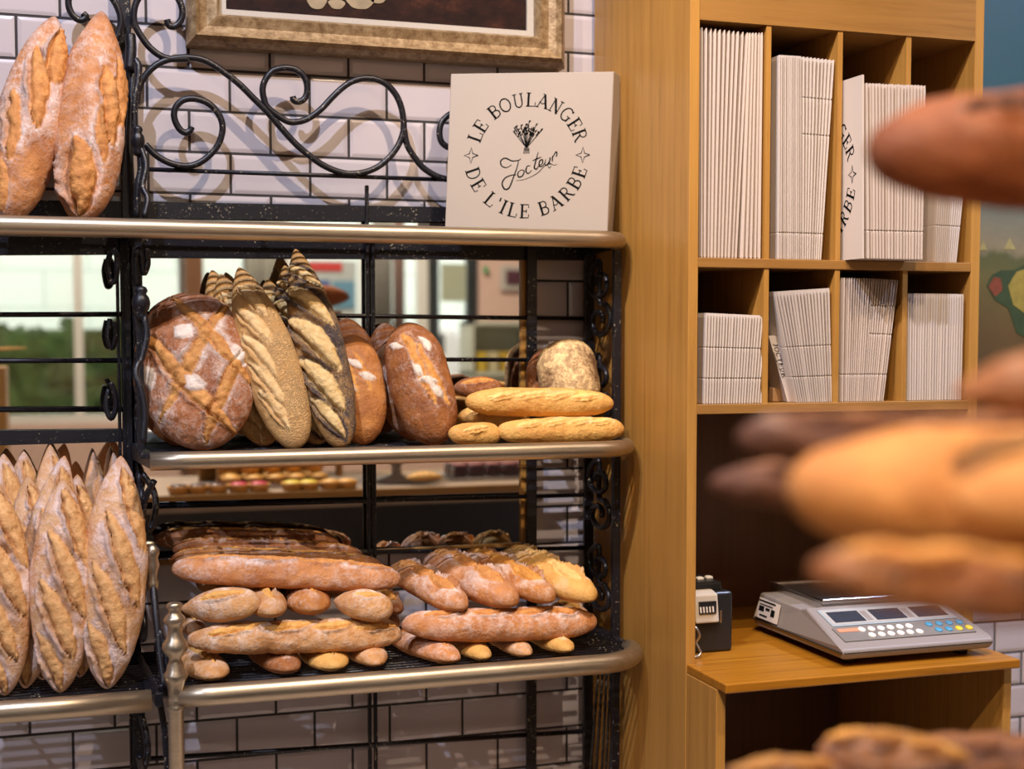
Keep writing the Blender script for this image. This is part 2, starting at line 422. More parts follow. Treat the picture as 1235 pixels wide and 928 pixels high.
tag(MB().box((-7, -10.4, -.2), (5.0, -10.1, 5)).build('street_house', M_BLOCK), 'pale block-built house across the street, seen through the shop window', 'house')
tag(MB().box((-8, -10.5, -.25), (8, FY-.16, -.02)).build('pavement', plain('pavement_grey', (.38, .40, .38), .8)), kind='structure')
M_HEDGE = plain('hedge_leaf', (.05, .095, .018), .7, var=.8, scale=9)
rng = random.Random(3)
hb = MB(); lo, hi = RB(-140, 205, 386, 505, 7.4)
for i in range(900):
    x = rng.uniform(lo[0]-1.2, hi[0]); z = rng.uniform(.3, hi[2]-.02+rng.uniform(-.03, .03)); y = lo[1]+rng.uniform(-.25, .15); s = rng.uniform(.04, .09)
    a = rng.uniform(0, PI); c, d = math.cos(a)*s, math.sin(a)*s
    hb.add([(x-c, y-d*.4, z-s), (x+c, y+d*.4, z-s*.3), (x+c*.6, y+.03, z+s), (x-c, y+.02, z+s*.4)], [(0, 1, 2, 3)])
hb.box((lo[0]-1.2, lo[1]-.35, .0), (hi[0], lo[1]-.05, hi[2]-.06))
tag(hb.build('hedge', M_HEDGE), 'clipped green hedge outside the shop window, reflected in the left mirror', 'hedge')
def poster(name, label, u0, u1, v0, v1, col, bands=(), group=None):
    lo, hi = RB(u0, u1, v0, v1, -FY+2*MY-.03, .006)
    t = thing(name, label, 'poster', ((lo[0]+hi[0])/2, lo[1], lo[2]))
    wpart(MB().box(lo, hi), 'sheet', plain(name+'_paper', col, .5), t)
    for i, (nm, a0, a1, b0, b1, cc) in enumerate(bands):
        l2, h2 = RB(a0, a1, b0, b1, -FY+2*MY-.04, .004); wpart(MB().box(l2, h2), nm, plain(name+'_'+nm+str(i), cc, .5), t)
    return t
poster('window_poster', 'blue and grey poster with a red heading on the shop window, seen in the mirror', 374, 430, 314, 398, (.45, .50, .52),
       [('heading', 368, 413, 316, 327, (.55, .05, .05)), ('blue_panel', 380, 398, 338, 372, (.05, .12, .35)), ('pale_blue_panel', 401, 428, 339, 372, (.13, .30, .45)), ('footer', 378, 426, 376, 398, (.55, .6, .6))])
poster('window_poster', 'pale green poster on the dark framed shop window, seen in the mirror', 532, 562, 318, 364, (.42, .46, .36))
poster('small_sign', 'small green square sign on the pink pier, seen in the mirror', 583, 589, 322, 329, (.02, .35, .12))
fr = thing('hanging_picture', 'small dark picture in a pale frame on the pink pier, seen in the mirror', 'picture', R(615, 345, -FY+2*MY-.03))
lo, hi = RB(604, 636, 320, 350, -FY+2*MY-.03); wpart(MB().box(lo, hi), 'picture_frame', M_WHITE, fr)
lo, hi = RB(611, 632, 326, 343, -FY+2*MY-.045); wpart(MB().box(lo, hi), 'picture_sheet', plain('dark_picture', (.09, .03, .05), .5), fr)
def curtain(label, u0, u1, col):
    a = R(u0, 300, -FY+2*MY-.10); b = R(u1, 300, -FY+2*MY-.10); V = []; n = 24
    for i in range(n+1):
        x = a[0]+(b[0]-a[0])*i/n; y = a[1]+.018*math.sin(i*1.9)
        V += [(x, y, 1.12), (x, y, 2.7), (x, y-.004, 2.7), (x, y-.004, 1.12)]
    F = []
    for i in range(n):
        p, q = 4*i, 4*i+4; F += [(p, q, q+1, p+1), (p+3, p+2, q+2, q+3), (p+1, q+1, q+2, p+2), (p, p+3, q+3, q)]
    t = mesh_obj('curtain', V, F, plain('curtain_cloth'+str(int(u0)), col, .8), None, True); tag(t, label, 'curtain')
curtain('grey curtain hanging in the shop window beside the brown post, seen in the mirror', 296, 344, (.36, .36, .33))
curtain('grey curtain right of the blue poster, seen in the mirror', 449, 472, (.34, .33, .31))
curtain('pinkish curtain next to the grey one right of the blue poster, seen in the mirror', 474, 487, (.33, .22, .20))
# a parked van outside and a glazed drinks case, both only in the mirror
van = thing('parked_van', 'white van parked outside the shop window, seen in the mirror', 'van', R(545, 480, 6.6))
lo, hi = RB(505, 600, 392, 470, 6.6, .9)
mm = MB(); x0, y1, z0 = lo[0], hi[1], lo[2]; x1, z1 = hi[0], hi[2]
mm.hexa([(x0, y1-.9, z0), (x1, y1-.9, z0), (x1, y1, z0), (x0, y1, z0), (x0+.1, y1-.8, z1), (x1-.25, y1-.8, z1), (x1-.25, y1-.12, z1), (x0+.1, y1-.12, z1)])
wpart(mm, 'van_body', plain('van_white', (.80, .82, .82), .3), van, bevel=.06)
wpart(MB().box((x0+.2, y1-.09, z0+(z1-z0)*.55), (x1-.4, y1-.05, z0+(z1-z0)*.86)), 'van_window', M_FRAMED, van)
cs = thing('shop_shelf', 'pale shelf unit with yellow packets by the pink pier, seen in the mirror', 'shelf', R(606, 480, -FY+2*MY-.3))
lo, hi = RB(568, 645, 388, 500, -FY+2*MY-.32, .26)
wpart(MB().box((lo[0], lo[1], lo[2]), (hi[0], lo[1]+.02, hi[2])).box((lo[0], lo[1]+.02, hi[2]-.02), (hi[0], hi[1], hi[2])).box((lo[0], lo[1]+.02, lo[2]+.24), (hi[0], hi[1], lo[2]+.26)).box((lo[0], lo[1]+.02, lo[2]), (lo[0]+.02, hi[1], hi[2])).box((hi[0]-.02, lo[1]+.02, lo[2]), (hi[0], hi[1], hi[2])), 'shelf_unit', plain('pale_green_board', (.62, .66, .58), .5), cs)
for i in range(4):
    x_ = lo[0]+.05+.075*i; tag(MB().box((x_, hi[1]-.14, lo[2]+.2605), (x_+.055, hi[1]-.02, lo[2]+.2605+.12)).build('packet', plain('yellow_packet%d' % i, ((.62, .45, .06), (.6, .55, .35), (.55, .38, .05), (.62, .60, .5))[i], .5), bevel=.006), ('yellow packet at the left end of the pale shelf unit, seen in the mirror', 'cream packet next to the leftmost yellow one on the pale shelf unit, in the mirror', 'darker yellow packet on the pale shelf unit, seen in the mirror', 'off white packet at the right end of the pale shelf unit, in the mirror')[i], 'packet')
# ------------------------------------------------------------------ mirrors on the tiled wall
MZ0, MZ1 = .975, 1.635
def mirror(name, label, x0, x1, edge):
    t = thing(name, label, 'mirror', ((x0+x1)/2, MY, MZ0))
    wpart(MB().box((x0, MY, MZ0), (x1, MY+.009, MZ1)), 'mirror_glass', M_MIRROR, t)
    f = MB()
    if edge: f.box((x1, MY-.006, MZ0), (x1+.012, -.001, MZ1))
    f.box((x0, MY-.004, MZ0-.01), (x1, -.001, MZ0))
    wpart(f, 'mirror_edge', M_OAK if edge else M_BLACKP, t)
mirror('wall_mirror', 'frameless wall mirror behind the left half of the bread rack, showing a hedge', -1.05, -.128, False)
mirror('wall_mirror', 'wall mirror with a wooden edge behind the right half of the bread rack', -.122, .652, True)
# ------------------------------------------------------------------ the iron bread rack
RX0, RX1, YB = -.112, .791, -.03
YT, YM, YW = -.25, -.31, -.36                                 # front edge of top, middle, low shelf
ZT = float(U(400, 281, YT)[2]); ZM = float(U(480, 549, YM)[2]); ZW = float(U(400, 827, YW)[2])
rack = thing('bread_rack', 'black wrought iron bakery rack with bronze shelf rails and scrollwork against the tiled wall', 'rack', (.34, -.2, 0))
def rail(path, r, name='shelf_rail', parent=rack):
    return wpart(MB().tube(path, r, 16), name, M_BRASS, parent, True)
def shelf_path(x0, x1, yf, z, rad=.085, yend=-.17):
    p = [(x0, yf, z)]+[(x0+(x1-rad-x0)*i/12, yf, z) for i in range(1, 13)]
    for k in range(1, 10):
        a = k/9*PI/2; p.append((x1-rad+rad*math.sin(a), yf+rad*(1-math.cos(a)), z))
    return p
rail(shelf_path(-.85, RX1, YT, ZT, .07), .0165)
rail(shelf_path(-.098, RX1, YM, ZM), .0155)
rail(shelf_path(-.062, RX1, YW, ZW, .10), .0185)
zll = float(U(100, 852, YW)[2])
rail([(-.85, YW, zll), (-.5, YW, zll), (-.3, YW, zll), (-.105, YW, zll)], .0185)
def grid(x0, x1, yf, z, n, rad, right, r=.0032):
    m = MB(); ys = [YB-.012+(yf+.022-YB+.012)*i/(n-1) for i in range(n)]
    for y in ys:
        xe = x1
        if right:
            c = yf+rad
            if y < c: xe = x1-rad+math.sqrt(max(0, rad*rad-(c-y)**2))
            xe -= .012
        m.tube([(x0, y, z), (xe, y, z)], r, 6)
    k = 4
    for i in range(k):
        x = x0+(x1-rad-x0)*(i+.5)/k; m.tube([(x, YB, z-.007), (x, yf, z-.007)], .004, 6)
    if right: m.tube([(x1, YB, z), (x1, yf+rad, z)], .005, 6)
    return wpart(m, 'shelf_grid', M_IRON, rack, True)
grid(-.85, RX1, YT, ZT+.006, 12, .07, True)
grid(RX0, RX1, YM, ZM+.006, 15, .085, True)
grid(RX0, RX1, YW, ZW+.006, 17, .10, True)
grid(-.85, RX0+.0, YW, zll+.006, 17, .02, False)
# back uprights and cross bars
def bar(u0, u1, v0, v1, y=YB, th=.012):
    a = U(u0, (v0+v1)/2, y); b = U(u1, (v0+v1)/2, y); return a, b
def upright(uc, w, z0, z1, y=YB, d=.01, vref=450):
    x = float(U(uc, vref, y)[0]); return wpart(MB().box((x-w/2, y-d/2, z0), (x+w/2, y+d/2, z1)), 'upright', M_IRON, rack, bevel=.0015)
upright(641, .021, .02, ZT+.0); upright(710, .021, .02, ZT+.0)
upright(443.5, .007, .02, 1.69); upright(450.5, .007, .02, ZT)
upright(153, .022, .02, 2.3, vref=200); upright(166, .018, .02, ZW+.1, vref=880)
upright(149, .007, ZW, ZT, vref=400); upright(143, .005, ZW, ZT, vref=400); upright(159, .007, ZW, ZT, vref=400)
def hrod(uL, vL, uR, vR, y=YB, r=.0042, name='cross_rod'):
    return wpart(MB().tube([U(uL, vL, y), U(uR, vR, y)], r, 8), name, M_IRON, rack, True)
hrod(170, 204, 540, 217, -.05); hrod(540, 217, 708, 223, -.05); hrod(-60, 196, 160, 204)
for (vl, vr) in ((378, 384.5), (433, 434.5)): hrod(160, vl, 712, vr)
for (vl, vr) in ((612, 597), (672, 661)): hrod(160, vl, 712, vr, r=.0045)
for (vl, vr) in ((917, 882),): hrod(160, vl, 712, vr, r=.005)
for v in (379, 435, 494): hrod(-120, v+1, 152, v, r=.0045)
def flat(uL, vL0, vL1, uR, vR0, vR1, y=YB):
    a, b, c, d = U(uL, vL0, y), U(uL, vL1, y), U(uR, vR0, y), U(uR, vR1, y); e = np.array([0, .008, 0])
    return wpart(MB().hexa([b, d, d+e, b+e, a, c, c+e, a+e]), 'flat_bar', M_IRON, rack)
flat(-80, 240, 263, 157, 243, 263); flat(157, 243, 263, 712, 253, 270)
flat(-120, 521, 541, 157, 518, 533); flat(165, 288, 311, 712, 296, 314, YB+.008); flat(-80, 285, 308, 157, 287, 307, YB+.008)
# crest of scrolls above the top shelf
YS = -.055
def scroll(pts, r=.0062, taper=False, s=1., o=(0, 0), parent=rack, name='scroll'):
    P = smooth_path([U(o[0]+x/s, o[1]+y/s, YS) for x, y in pts], 6)
    rr = [r]*len(P)
    return wpart(MB().tube(P, rr, 10), name, M_IRON, parent, True)
s1, o1 = 6.175, (160, 60)
scroll([(440, 575), (425, 605), (390, 618), (350, 592), (318, 535), (308, 475), (330, 415), (385, 372), (470, 366), (560, 398), (622, 455), (662, 530), (668, 610), (640, 700), (585, 775), (505, 838), (420, 866), (330, 860), (240, 828), (160, 775), (95, 705)], s=s1, o=o1)
def c2(x, y): return ((340+x/4.64-160)*s1, (60+y/4.64-60)*s1)
B = [(30, 400), (45, 300), (80, 215), (140, 142), (220, 90), (315, 64), (420, 58), (515, 72), (600, 112), (695, 178), (800, 262), (900, 362), (1000, 462)]
B += [c2(*q) for q in [(60, 510), (150, 590), (240, 652), (340, 690), (420, 693), (500, 674), (570, 632), (630, 568), (667, 500), (682, 430), (672, 340), (645, 265), (598, 205), (540, 170), (470, 160), (400, 175), (340, 212), (280, 268), (220, 332), (150, 384), (80, 405), (20, 396)]]
B += [(1010, 435), (978, 365), (968, 290), (990, 220), (1040, 160), (1105, 138)]+[c2(*q) for q in [(40, 103), (90, 118), (130, 162), (142, 222), (130, 268), (100, 290), (68, 285), (60, 262)]]
scroll(B, s=s1, o=o1)
scroll([(682, 440), (700, 530), (740, 600), (790, 660), (850, 700), (910, 722), (1010, 730)], s=4.64, o=(340, 60))
scroll([(960, 350), (925, 372), (897, 402), (882, 450), (890, 510), (928, 545), (1000, 560)], s=4.64, o=(340, 60))
scroll([(155, 72), (162, 92), (183, 96), (206, 72), (210, 35), (195, -5), (160, -35), (110, -45), (62, -20), (38, 25), (36, 80), (60, 130), (100, 180), (155, 212), (235, 214)], s=3.012, o=(150, 0))
scroll([(320, 52), (332, 66), (310, 78), (280, 58), (264, 15), (275, -35), (320, -70), (380, -60), (430, -10), (458, 40), (466, 90), (448, 150), (420, 190)], s=3.2, o=(0, 0))
# left-hand side bracket: scrolls in a plane square to the wall, seen almost edge on
def side_scroll(pts, x, r=.006, name='side_scroll', xs=None):
    P = smooth_path([((xs(y) if xs else x), y, z) for y, z in pts], 6); return wpart(MB().tube(P, r, 8), name, M_IRON, rack, True)
def s_curve(y0, y1, z0, z1):
    """an S of two spirals filling a y,z rectangle"""
    out = []; ym = (y0+y1)/2; h = (z1-z0); ry = abs(y1-y0)/2
    for k in range(15):
        a = 2.6*PI*(1-k/14); q = .25+.75*k/14
        out.append((ym+ry*q*math.sin(a)*.95, z1-h*.26+h*.25*q*math.cos(a)))
    for k in range(15):
        a = PI+2.6*PI*(k/14); q = 1-.75*k/14
        out.append((ym-ry*q*math.sin(a)*.95*-1, z0+h*.26+h*.25*q*math.cos(a+PI)*-1*-1))
    return out
def panel(x, zlist, yf, flare=0.):
    xs = lambda y: x+flare*(YB-y)
    for z0, z1 in zlist:
        side_scroll(s_curve(YB-.012, yf+.01, z0+.01, z1-.01), x, .0058, xs=xs)
def lathe(name, prof, c, mat, parent=rack, n=20):
    return wpart(MB().lathe(prof, c, n), name, mat, parent, True)
PY = -.19
panel(RX0+.004, [(ZM+.02, ZM+.185), (ZM+.2, ZT-.02), (ZW+.03, ZW+.19), (ZW+.2, ZM-.03)], PY, .03)
panel(RX1-.004, [(ZM+.02, ZM+.18), (ZM+.19, ZT-.025), (ZW+.03, ZW+.185), (ZW+.195, ZM-.03)], PY)
fp = lambda x, z0, z1, w=.014: wpart(MB().box((x-w/2, PY-.006, z0), (x+w/2, PY+.006, z1)), 'upright', M_IRON, rack, bevel=.0015)
fp(RX1, .02, ZT-.005, .016); fp(RX0+.006, ZM, ZT-.01, .012)
# bracket arms under the shelves
for x, fl in ((RX0, .02), (RX1, 0)):
    for z, yf in ((ZT, YT), (ZM, YM), (ZW, YW)):
        if x > 0: yf += .09
        a = (x, YB, z-.012); bq = (x+fl, yf, z-.012)
        wpart(MB().hexa([(a[0]-.006, a[1], z-.018), (a[0]+.006, a[1], z-.018), (bq[0]+.006, bq[1], z-.014), (bq[0]-.006, bq[1], z-.014), (a[0]-.006, a[1], z+.012), (a[0]+.006, a[1], z+.012), (bq[0]+.006, bq[1], z+.010), (bq[0]-.006, bq[1], z+.010)]), 'shelf_arm', M_IRON, rack, bevel=.002)
# turned iron collars on the left bracket and the upper bracket
col = [(.004, -.03), (.009, -.028), (.012, -.022), (.009, -.016), (.014, -.010), (.016, 0), (.014, .010), (.009, .016), (.012, .022), (.009, .028), (.004, .03)]
cp = U(170, 366, -.2); lathe('turned_collar', col, cp, M_IRON); cp = U(166, 170, -.12); lathe('turned_collar', [(r*.8, z*.9) for r, z in col], cp, M_IRON)
def pxcurve(pts, y0, y1, r, name='side_scroll'):
    n = len(pts); P = smooth_path([U(u, v, y0+(y1-y0)*i/(n-1)) for i, (u, v) in enumerate(pts)], 6)
    return wpart(MB().tube(P, r, 8), name, M_IRON, rack, True)
pxcurve([(157, 42), (158, 60), (156, 85)], -.05, -.06, .010)
pxcurve([(163, 72), (167, 80), (166, 100), (162, 125), (163, 160), (168, 178), (170, 205), (166, 225), (165, 262)], -.09, -.13, .0065)
pxcurve([(160, 85), (158, 130), (156, 180), (160, 262)], -.05, -.08, .007)
pxcurve([(170, 178), (176, 200), (172, 225), (178, 240), (174, 262)], -.12, -.16, .0055)
pxcurve([(174, 382), (177, 405), (171, 432), (166, 440), (164, 452), (170, 470), (175, 500), (172, 535)], -.21, -.26, .006)
pxcurve([(176, 300), (178, 318), (173, 330), (171, 312), (168, 300), (164, 310), (166, 345)], -.19, -.2, .0055)
pxcurve([(133, 305), (130, 320), (134, 340), (140, 335), (141, 310), (136, 300)], -.12, -.14, .005)
pxcurve([(133, 385), (130, 405), (135, 420), (140, 405), (138, 388)], -.12, -.13, .005)
pxcurve([(131, 470), (128, 490), (134, 505), (140, 490), (137, 470), (133, 462)], -.12, -.13, .005)
pxcurve([(172, 572), (184, 590), (188, 612), (180, 640), (172, 625), (176, 600), (186, 580)], -.2, -.26, .006)
pxcurve([(184, 702), (188, 740), (193, 790), (199, 838)], -.26, -.34, .0062)
pxcurve([(192, 760), (200, 790), (203, 820), (199, 840), (194, 826)], -.3, -.35, .0055)
lathe('brass_finial', [(.004, -.045), (.010, -.042), (.011, -.03), (.008, -.022), (.010, -.01), (.012, 0), (.009, .012), (.012, .02), (.011, .028), (.006, .034), (.002, .037)], U(184, 682, -.26), M_BRASS)
pxcurve([(170, 862), (176, 885), (178, 910), (172, 928), (168, 912)], -.2, -.25, .006)
pxcurve([(193, 848), (198, 880), (202, 928), (205, 960)], -.33, -.35, .0055)
wpart(MB().box((RX0-.01, -.07, .02), (RX0+.012, -.055, zll-.02)), 'upright', M_IRON, rack)
# bronze post with a turned finial at the corner of the low shelf
pc = U(212, 845, YW-.004); k = px2m(pc)
zz = lambda v: float(U(212, v, YW-.004)[2])-float(pc[2])
prof = [(855, 10.5), (852, 10.5), (850, 9), (846, 10.5), (843, 10), (840, 9), (830, 9.5), (822, 12), (817, 14.5), (813, 14), (809, 11), (803, 10), (798, 8), (793, 8), (788, 13), (782, 15.5), (776, 15), (771, 11), (764, 9), (757, 8), (752, 11), (748, 13.5), (744, 11.5), (740, 7.5), (736, 7), (733, 9), (729, 9.5), (727, 7), (725.5, .5)]
fin = [(9.3*k, .01-float(pc[2]))]+[(9.3*k, zz(857))]+[(r*k, zz(v)) for v, r in prof]
lathe('corner_post', fin, pc, M_BRASS, n=28)
# little spheres where rods meet the twin uprights and diagonal wire brace below
for z in (ZM-.02, ZW-.02):
    pass
brace = MB()
for i in range(6): brace.tube([np.minimum(U(712+i*7, 930, -.06-.02*i), (.800, 9, 9)), np.minimum(U(726+i*7, 806, -.08-.022*i), (.800, 9, 9))], .0028, 6)
wpart(brace, 'side_brace', M_IRON, rack, True)
# ------------------------------------------------------------------ lettering drawn as strokes
K, T_ = .155, .068                     # thick and thin stroke
def arc(cx, cy, rx, ry, a0, a1, n=12):
    return [(cx+rx*math.cos(math.radians(a0+(a1-a0)*i/n)), cy+ry*math.sin(math.radians(a0+(a1-a0)*i/n))) for i in range(n+1)]
def sv(x, k=K, s=.16): return [([(x, 0), (x, 1)], k), ([(x-s, .025), (x+s, .025)], T_), ([(x-s, .975), (x+s, .975)], T_)]
GL = {
 'L': (.72, sv(.2)+[([(.2, .03), (.68, .03), (.70, .30)], T_)]),
 'E': (.72, sv(.2)+[([(.2, .03), (.66, .03), (.68, .28)], T_), ([(.2, .97), (.64, .97), (.66, .74)], T_), ([(.2, .5), (.5, .5)], T_), ([(.5, .38), (.5, .62)], T_)]),
 'B': (.74, sv(.2, K, .14)+[([(.2, .97), (.42, .97)]+arc(.42, .75, .2, .22, 90, -90)+[(.2, .53)], .08), ([(.2, .53), (.44, .53)]+arc(.44, .28, .24, .25, 90, -90)+[(.2, .03)], .09)]),
 'O': (.88, [(arc(.44, .5, .36, .48, 0, 360, 26), .095)]),
 'U': (.86, [([(.2, 1), (.2, .35)]+arc(.44, .33, .24, .31, 180, 360)+[(.68, 1)], .09), ([(.06, .975), (.34, .975)], T_), ([(.56, .975), (.8, .975)], T_)]),
 'A': (.90, [([(.12, 0), (.47, 1)], T_), ([(.45, 1.0), (.78, 0)], K), ([(0, .025), (.24, .025)], T_), ([(.64, .025), (.9, .025)], T_), ([(.2, .42), (.42, .30), (.70, .42)], T_), ([(.33, 1.02), (.47, .96)], T_)]),
 'N': (.90, [([(.18, 0), (.18, 1)], T_), ([(.16, .98), (.72, .02)], K), ([(.72, 0), (.72, 1)], T_), ([(.05, .025), (.32, .025)], T_), ([(.04, .975), (.2, .975)], T_), ([(.58, .975), (.86, .975)], T_)]),
 'G': (.90, [(arc(.45, .5, .36, .48, 48, 320, 22), .095), ([(.72, .05), (.72, .42)], .11), ([(.54, .42), (.86, .42)], T_), ([(.70, .80), (.72, .98)], T_)]),
 'R': (.84, sv(.2, K, .14)+[([(.2, .97), (.42, .97)]+arc(.42, .74, .22, .23, 90, -90)+[(.2, .51)], .08), ([(.42, .51), (.70, .04), (.82, .03)], .11)]),
 'D': (.86, sv(.2, K, .14)+[([(.2, .97), (.38, .97)]+arc(.38, .5, .38, .47, 90, -90, 18)+[(.2, .03)], .08)]),
 'I': (.42, sv(.2)),
 'J': (.5, [([(.3, 1), (.3, .15), (.18, .02), (.05, .1)], K), ([(.14, .975), (.46, .975)], T_)]),
 'C': (.84, [(arc(.45, .5, .36, .48, 45, 315, 22), .095), ([(.70, .76), (.72, .98)], T_)]),
 'T': (.78, sv(.38)+[([(.06, .74), (.08, .97), (.68, .97), (.70, .74)], T_)]),
 "'": (.28, [([(.12, 1), (.16, .72)], .10)]), ' ': (.42, []),
}
class Ink(MB):
    """flat strokes laid on a sheet: fn(a, b, h) maps sheet coordinates (0..1, 0..1) and a height to a world point"""
    def __init__(s, fn, h=.0004): super().__init__(); s.fn = fn; s.h = h
    def poly(s, pts, w):
        P = [np.array(p, float) for p in pts]; n = len(P); Lf = []; Rt = []
        for i in range(n):
            a = P[max(0, i-1)]; b = P[min(n-1, i+1)]; d = b-a; d = d/(np.linalg.norm(d)+1e-9); q = np.array([-d[1], d[0]])
            ww = (w[i] if hasattr(w, '__len__') else w)/2
            Lf.append(P[i]+q*ww); Rt.append(P[i]-q*ww)
        V = []; m = []
        for l, r in zip(Lf, Rt): V += [s.fn(l[0], l[1], s.h), s.fn(r[0], r[1], s.h), s.fn(l[0], l[1], -s.h), s.fn(r[0], r[1], -s.h)]
        for i in range(n-1):
            a, b = 4*i, 4*i+4
            m += [(a, a+1, b+1, b), (a+2, b+2, b+3, a+3), (a, b, b+2, a+2), (a+1, a+3, b+3, b+1)]
        m += [(0, 2, 3, 1), (4*n-4, 4*n-3, 4*n-1, 4*n-2)]
        s.add(V, m)
    def char(s, ch, org, ang, size):
        ca, sa = math.cos(ang), math.sin(ang); w, st = GL[ch]
        for pts, k in st:
            s.poly([(org[0]+size*((x-w/2)*ca-y*sa), org[1]+size*((x-w/2)*sa+y*ca)) for x, y in pts], k*size)
    def line(s, text, org, ang, size, gap=.12):
        x = 0
        for ch in text:
            w = GL[ch][0]; x += w/2
            s.char(ch, (org[0]+size*x*math.cos(ang), org[1]+size*x*math.sin(ang)), ang, size); x += w/2+gap
def ring_logo(fn, cx=.5, cy=.5, r=.30, size=.078):
    """words round a ring, a star left and right; returns lettering, stars, bouquet and script meshes"""
    t = Ink(fn); t2 = Ink(fn)
    def around(t, text, a0, a1, top):
        tot = sum(GL[c][0]+.14 for c in text)-.14; x = 0
        for c in text:
            w = GL[c][0]; f = (x+w/2)/tot; a = math.radians(a0+(a1-a0)*f); x += w+.14
            if top: t.char(c, (cx+r*math.sin(a), cy+r*math.cos(a)), -a, size)
            else:
                rr = r+size; t.char(c, (cx+rr*math.sin(a), cy-rr*math.cos(a)), a, size)
    around(t, 'LE BOULANGER', -75, 75, True); around(t2, "DE L'ILE BARBE", -77, 77, False)
    sts = []
    for sx in (-1, 1):
        st = Ink(fn); sts.append(st)
        x0 = cx+sx*(r+size*.5); q = size*.5
        pts = []
        for i in range(8):
            a = i*PI/4; rr = q if i % 2 == 0 else q*.33; pts.append((x0+rr*math.cos(a), cy+rr*1.15*math.sin(a)))
        st.poly(pts+pts[:1], .0055)
    bq = Ink(fn); rg = random.Random(5)
    bx, by = cx-.005, cy+.055
    for i in range(17):
        a = math.radians(-52+104*i/16+rg.uniform(-4, 4)); ln = rg.uniform(.105, .165)
        tip = (bx+math.sin(a)*ln*.75, by+math.cos(a)*ln)
        bq.poly([(bx, by-.01), ((bx+tip[0])/2+math.sin(a)*.006, (by+tip[1])/2), tip], .004)
        for k in range(3):
            f = .62+.15*k; c = (bx+(tip[0]-bx)*f, by+(tip[1]-by)*f); s_ = (-1)**k
            bq.poly([c, (c[0]+.009*math.cos(a)*s_+.004*math.sin(a), c[1]+.013)], .008)
    for i in range(6): bq.poly([(bx-.017+.007*i, by-.045), (bx-.012+.005*i, by-.005)], .0035)
    bq.poly([(bx-.018, by-.022), (bx+.018, by-.022)], .004)
    sc = Ink(fn)
    def S(pts, w=.0072):
        P = smooth_path([(cx+(x-352)/588, cy-(y-568)/588) for x, y in pts], 5); n = len(P)
        sc.poly([tuple(p) for p in P], [w*(.55+.6*math.sin(PI*i/(n-1))) for i in range(n)])
    S([(298, 602), (280, 612), (262, 606), (258, 588), (274, 578), (298, 588), (322, 586), (330, 580)])
    S([(322, 585), (318, 610), (305, 650), (292, 685), (276, 690), (266, 670), (276, 650), (298, 640), (316, 638)], .008)
    S([(334, 620), (322, 630), (324, 646), (338, 642), (344, 626), (334, 620)]); S([(366, 606), (354, 608), (350, 624), (358, 634), (372, 622)])
    S([(392, 556), (384, 590), (380, 612), (388, 618), (396, 606)], .008); S([(372, 588), (404, 574)])
    S([(396, 606), (408, 598), (408, 584), (398, 590), (398, 608), (410, 606), (416, 596)]); S([(420, 582), (418, 600), (424, 604), (434, 590), (436, 576), (434, 596), (440, 598)])
    S([(444, 570), (444, 592)]); S([(444, 578), (456, 556), (460, 566), (456, 574)])
    S([(316, 660), (350, 654), (390, 634), (416, 608), (436, 600), (452, 604), (462, 600)], .004); S([(428, 604), (434, 614), (442, 606)], .004)
    return [t, t2]+sts+[bq, sc]
def put_logo(fn, parent, **kw):
    for ink, nm in zip(ring_logo(fn, **kw), ('lettering', 'lettering', 'star_mark', 'star_mark', 'bouquet_emblem', 'script_name')):
        wpart(ink, nm, M_INK, parent)
# ------------------------------------------------------------------ the big white cake box on the top shelf
zb = ZT+.0105
def corner(u, v, y, zmin=None):
    p = U(u, v, y)
    if zmin is not None: p = UZh(u, y, zmin)
    return p
def UZh(u, y, z):                       # point at image column u, depth y and height z
    lo_, hi_ = -200., 2000.
    for _ in range(60):
        m_ = (lo_+hi_)/2
        if U(u, m_, y)[2] > z: lo_ = m_
        else: hi_ = m_
    return U(u, lo_, y)
TL, TR = U(544, 89, -.095), U(740.4, 86.2, -.175)
BL_, BR_ = UZh(536.4, -.125, zb), UZh(732.6, -.205, zb)
dq = np.array([.03, .030, 0])
bTL, bTR = TL+dq*.9+np.array([-.02, 0, 0]), U(753, 93.5, -.135)
bBL, bBR = UZh(540, -.085, zb), UZh(738.6, -.150, zb)
cake = thing('cake_box', 'large white cake box with a ring of black words on the top shelf', 'box', (BL_+BR_)/2)
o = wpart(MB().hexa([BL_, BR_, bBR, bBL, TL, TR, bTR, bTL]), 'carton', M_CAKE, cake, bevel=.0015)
nf = np.cross(TR-TL, TL-BL_); nf /= np.linalg.norm(nf); nf = nf if nf @ (CAM-TL) > 0 else -nf
def face(a, b, h): return (BL_*(1-a)+BR_*a)*(1-b)+(TL*(1-a)+TR*a)*b+nf*h
put_logo(face, cake, cx=.485, cy=.49, r=.300, size=.086)
ns = np.cross(bTR-TR, TR-BR_); ns /= np.linalg.norm(ns); ns = ns if ns @ (CAM-TR) > 0 else -ns
def sideface(a, b, h): return (BR_*(1-a)+bBR*a)*(1-b)+(TR*(1-a)+bTR*a)*b+ns*h
ik = Ink(lambda a, b, h: sideface(.35+a*6, b, h)); ik.line('JOCTEUR', (.04, .36), PI/2, .028, .2)
wpart(ik, 'side_lettering', M_INK, cake)
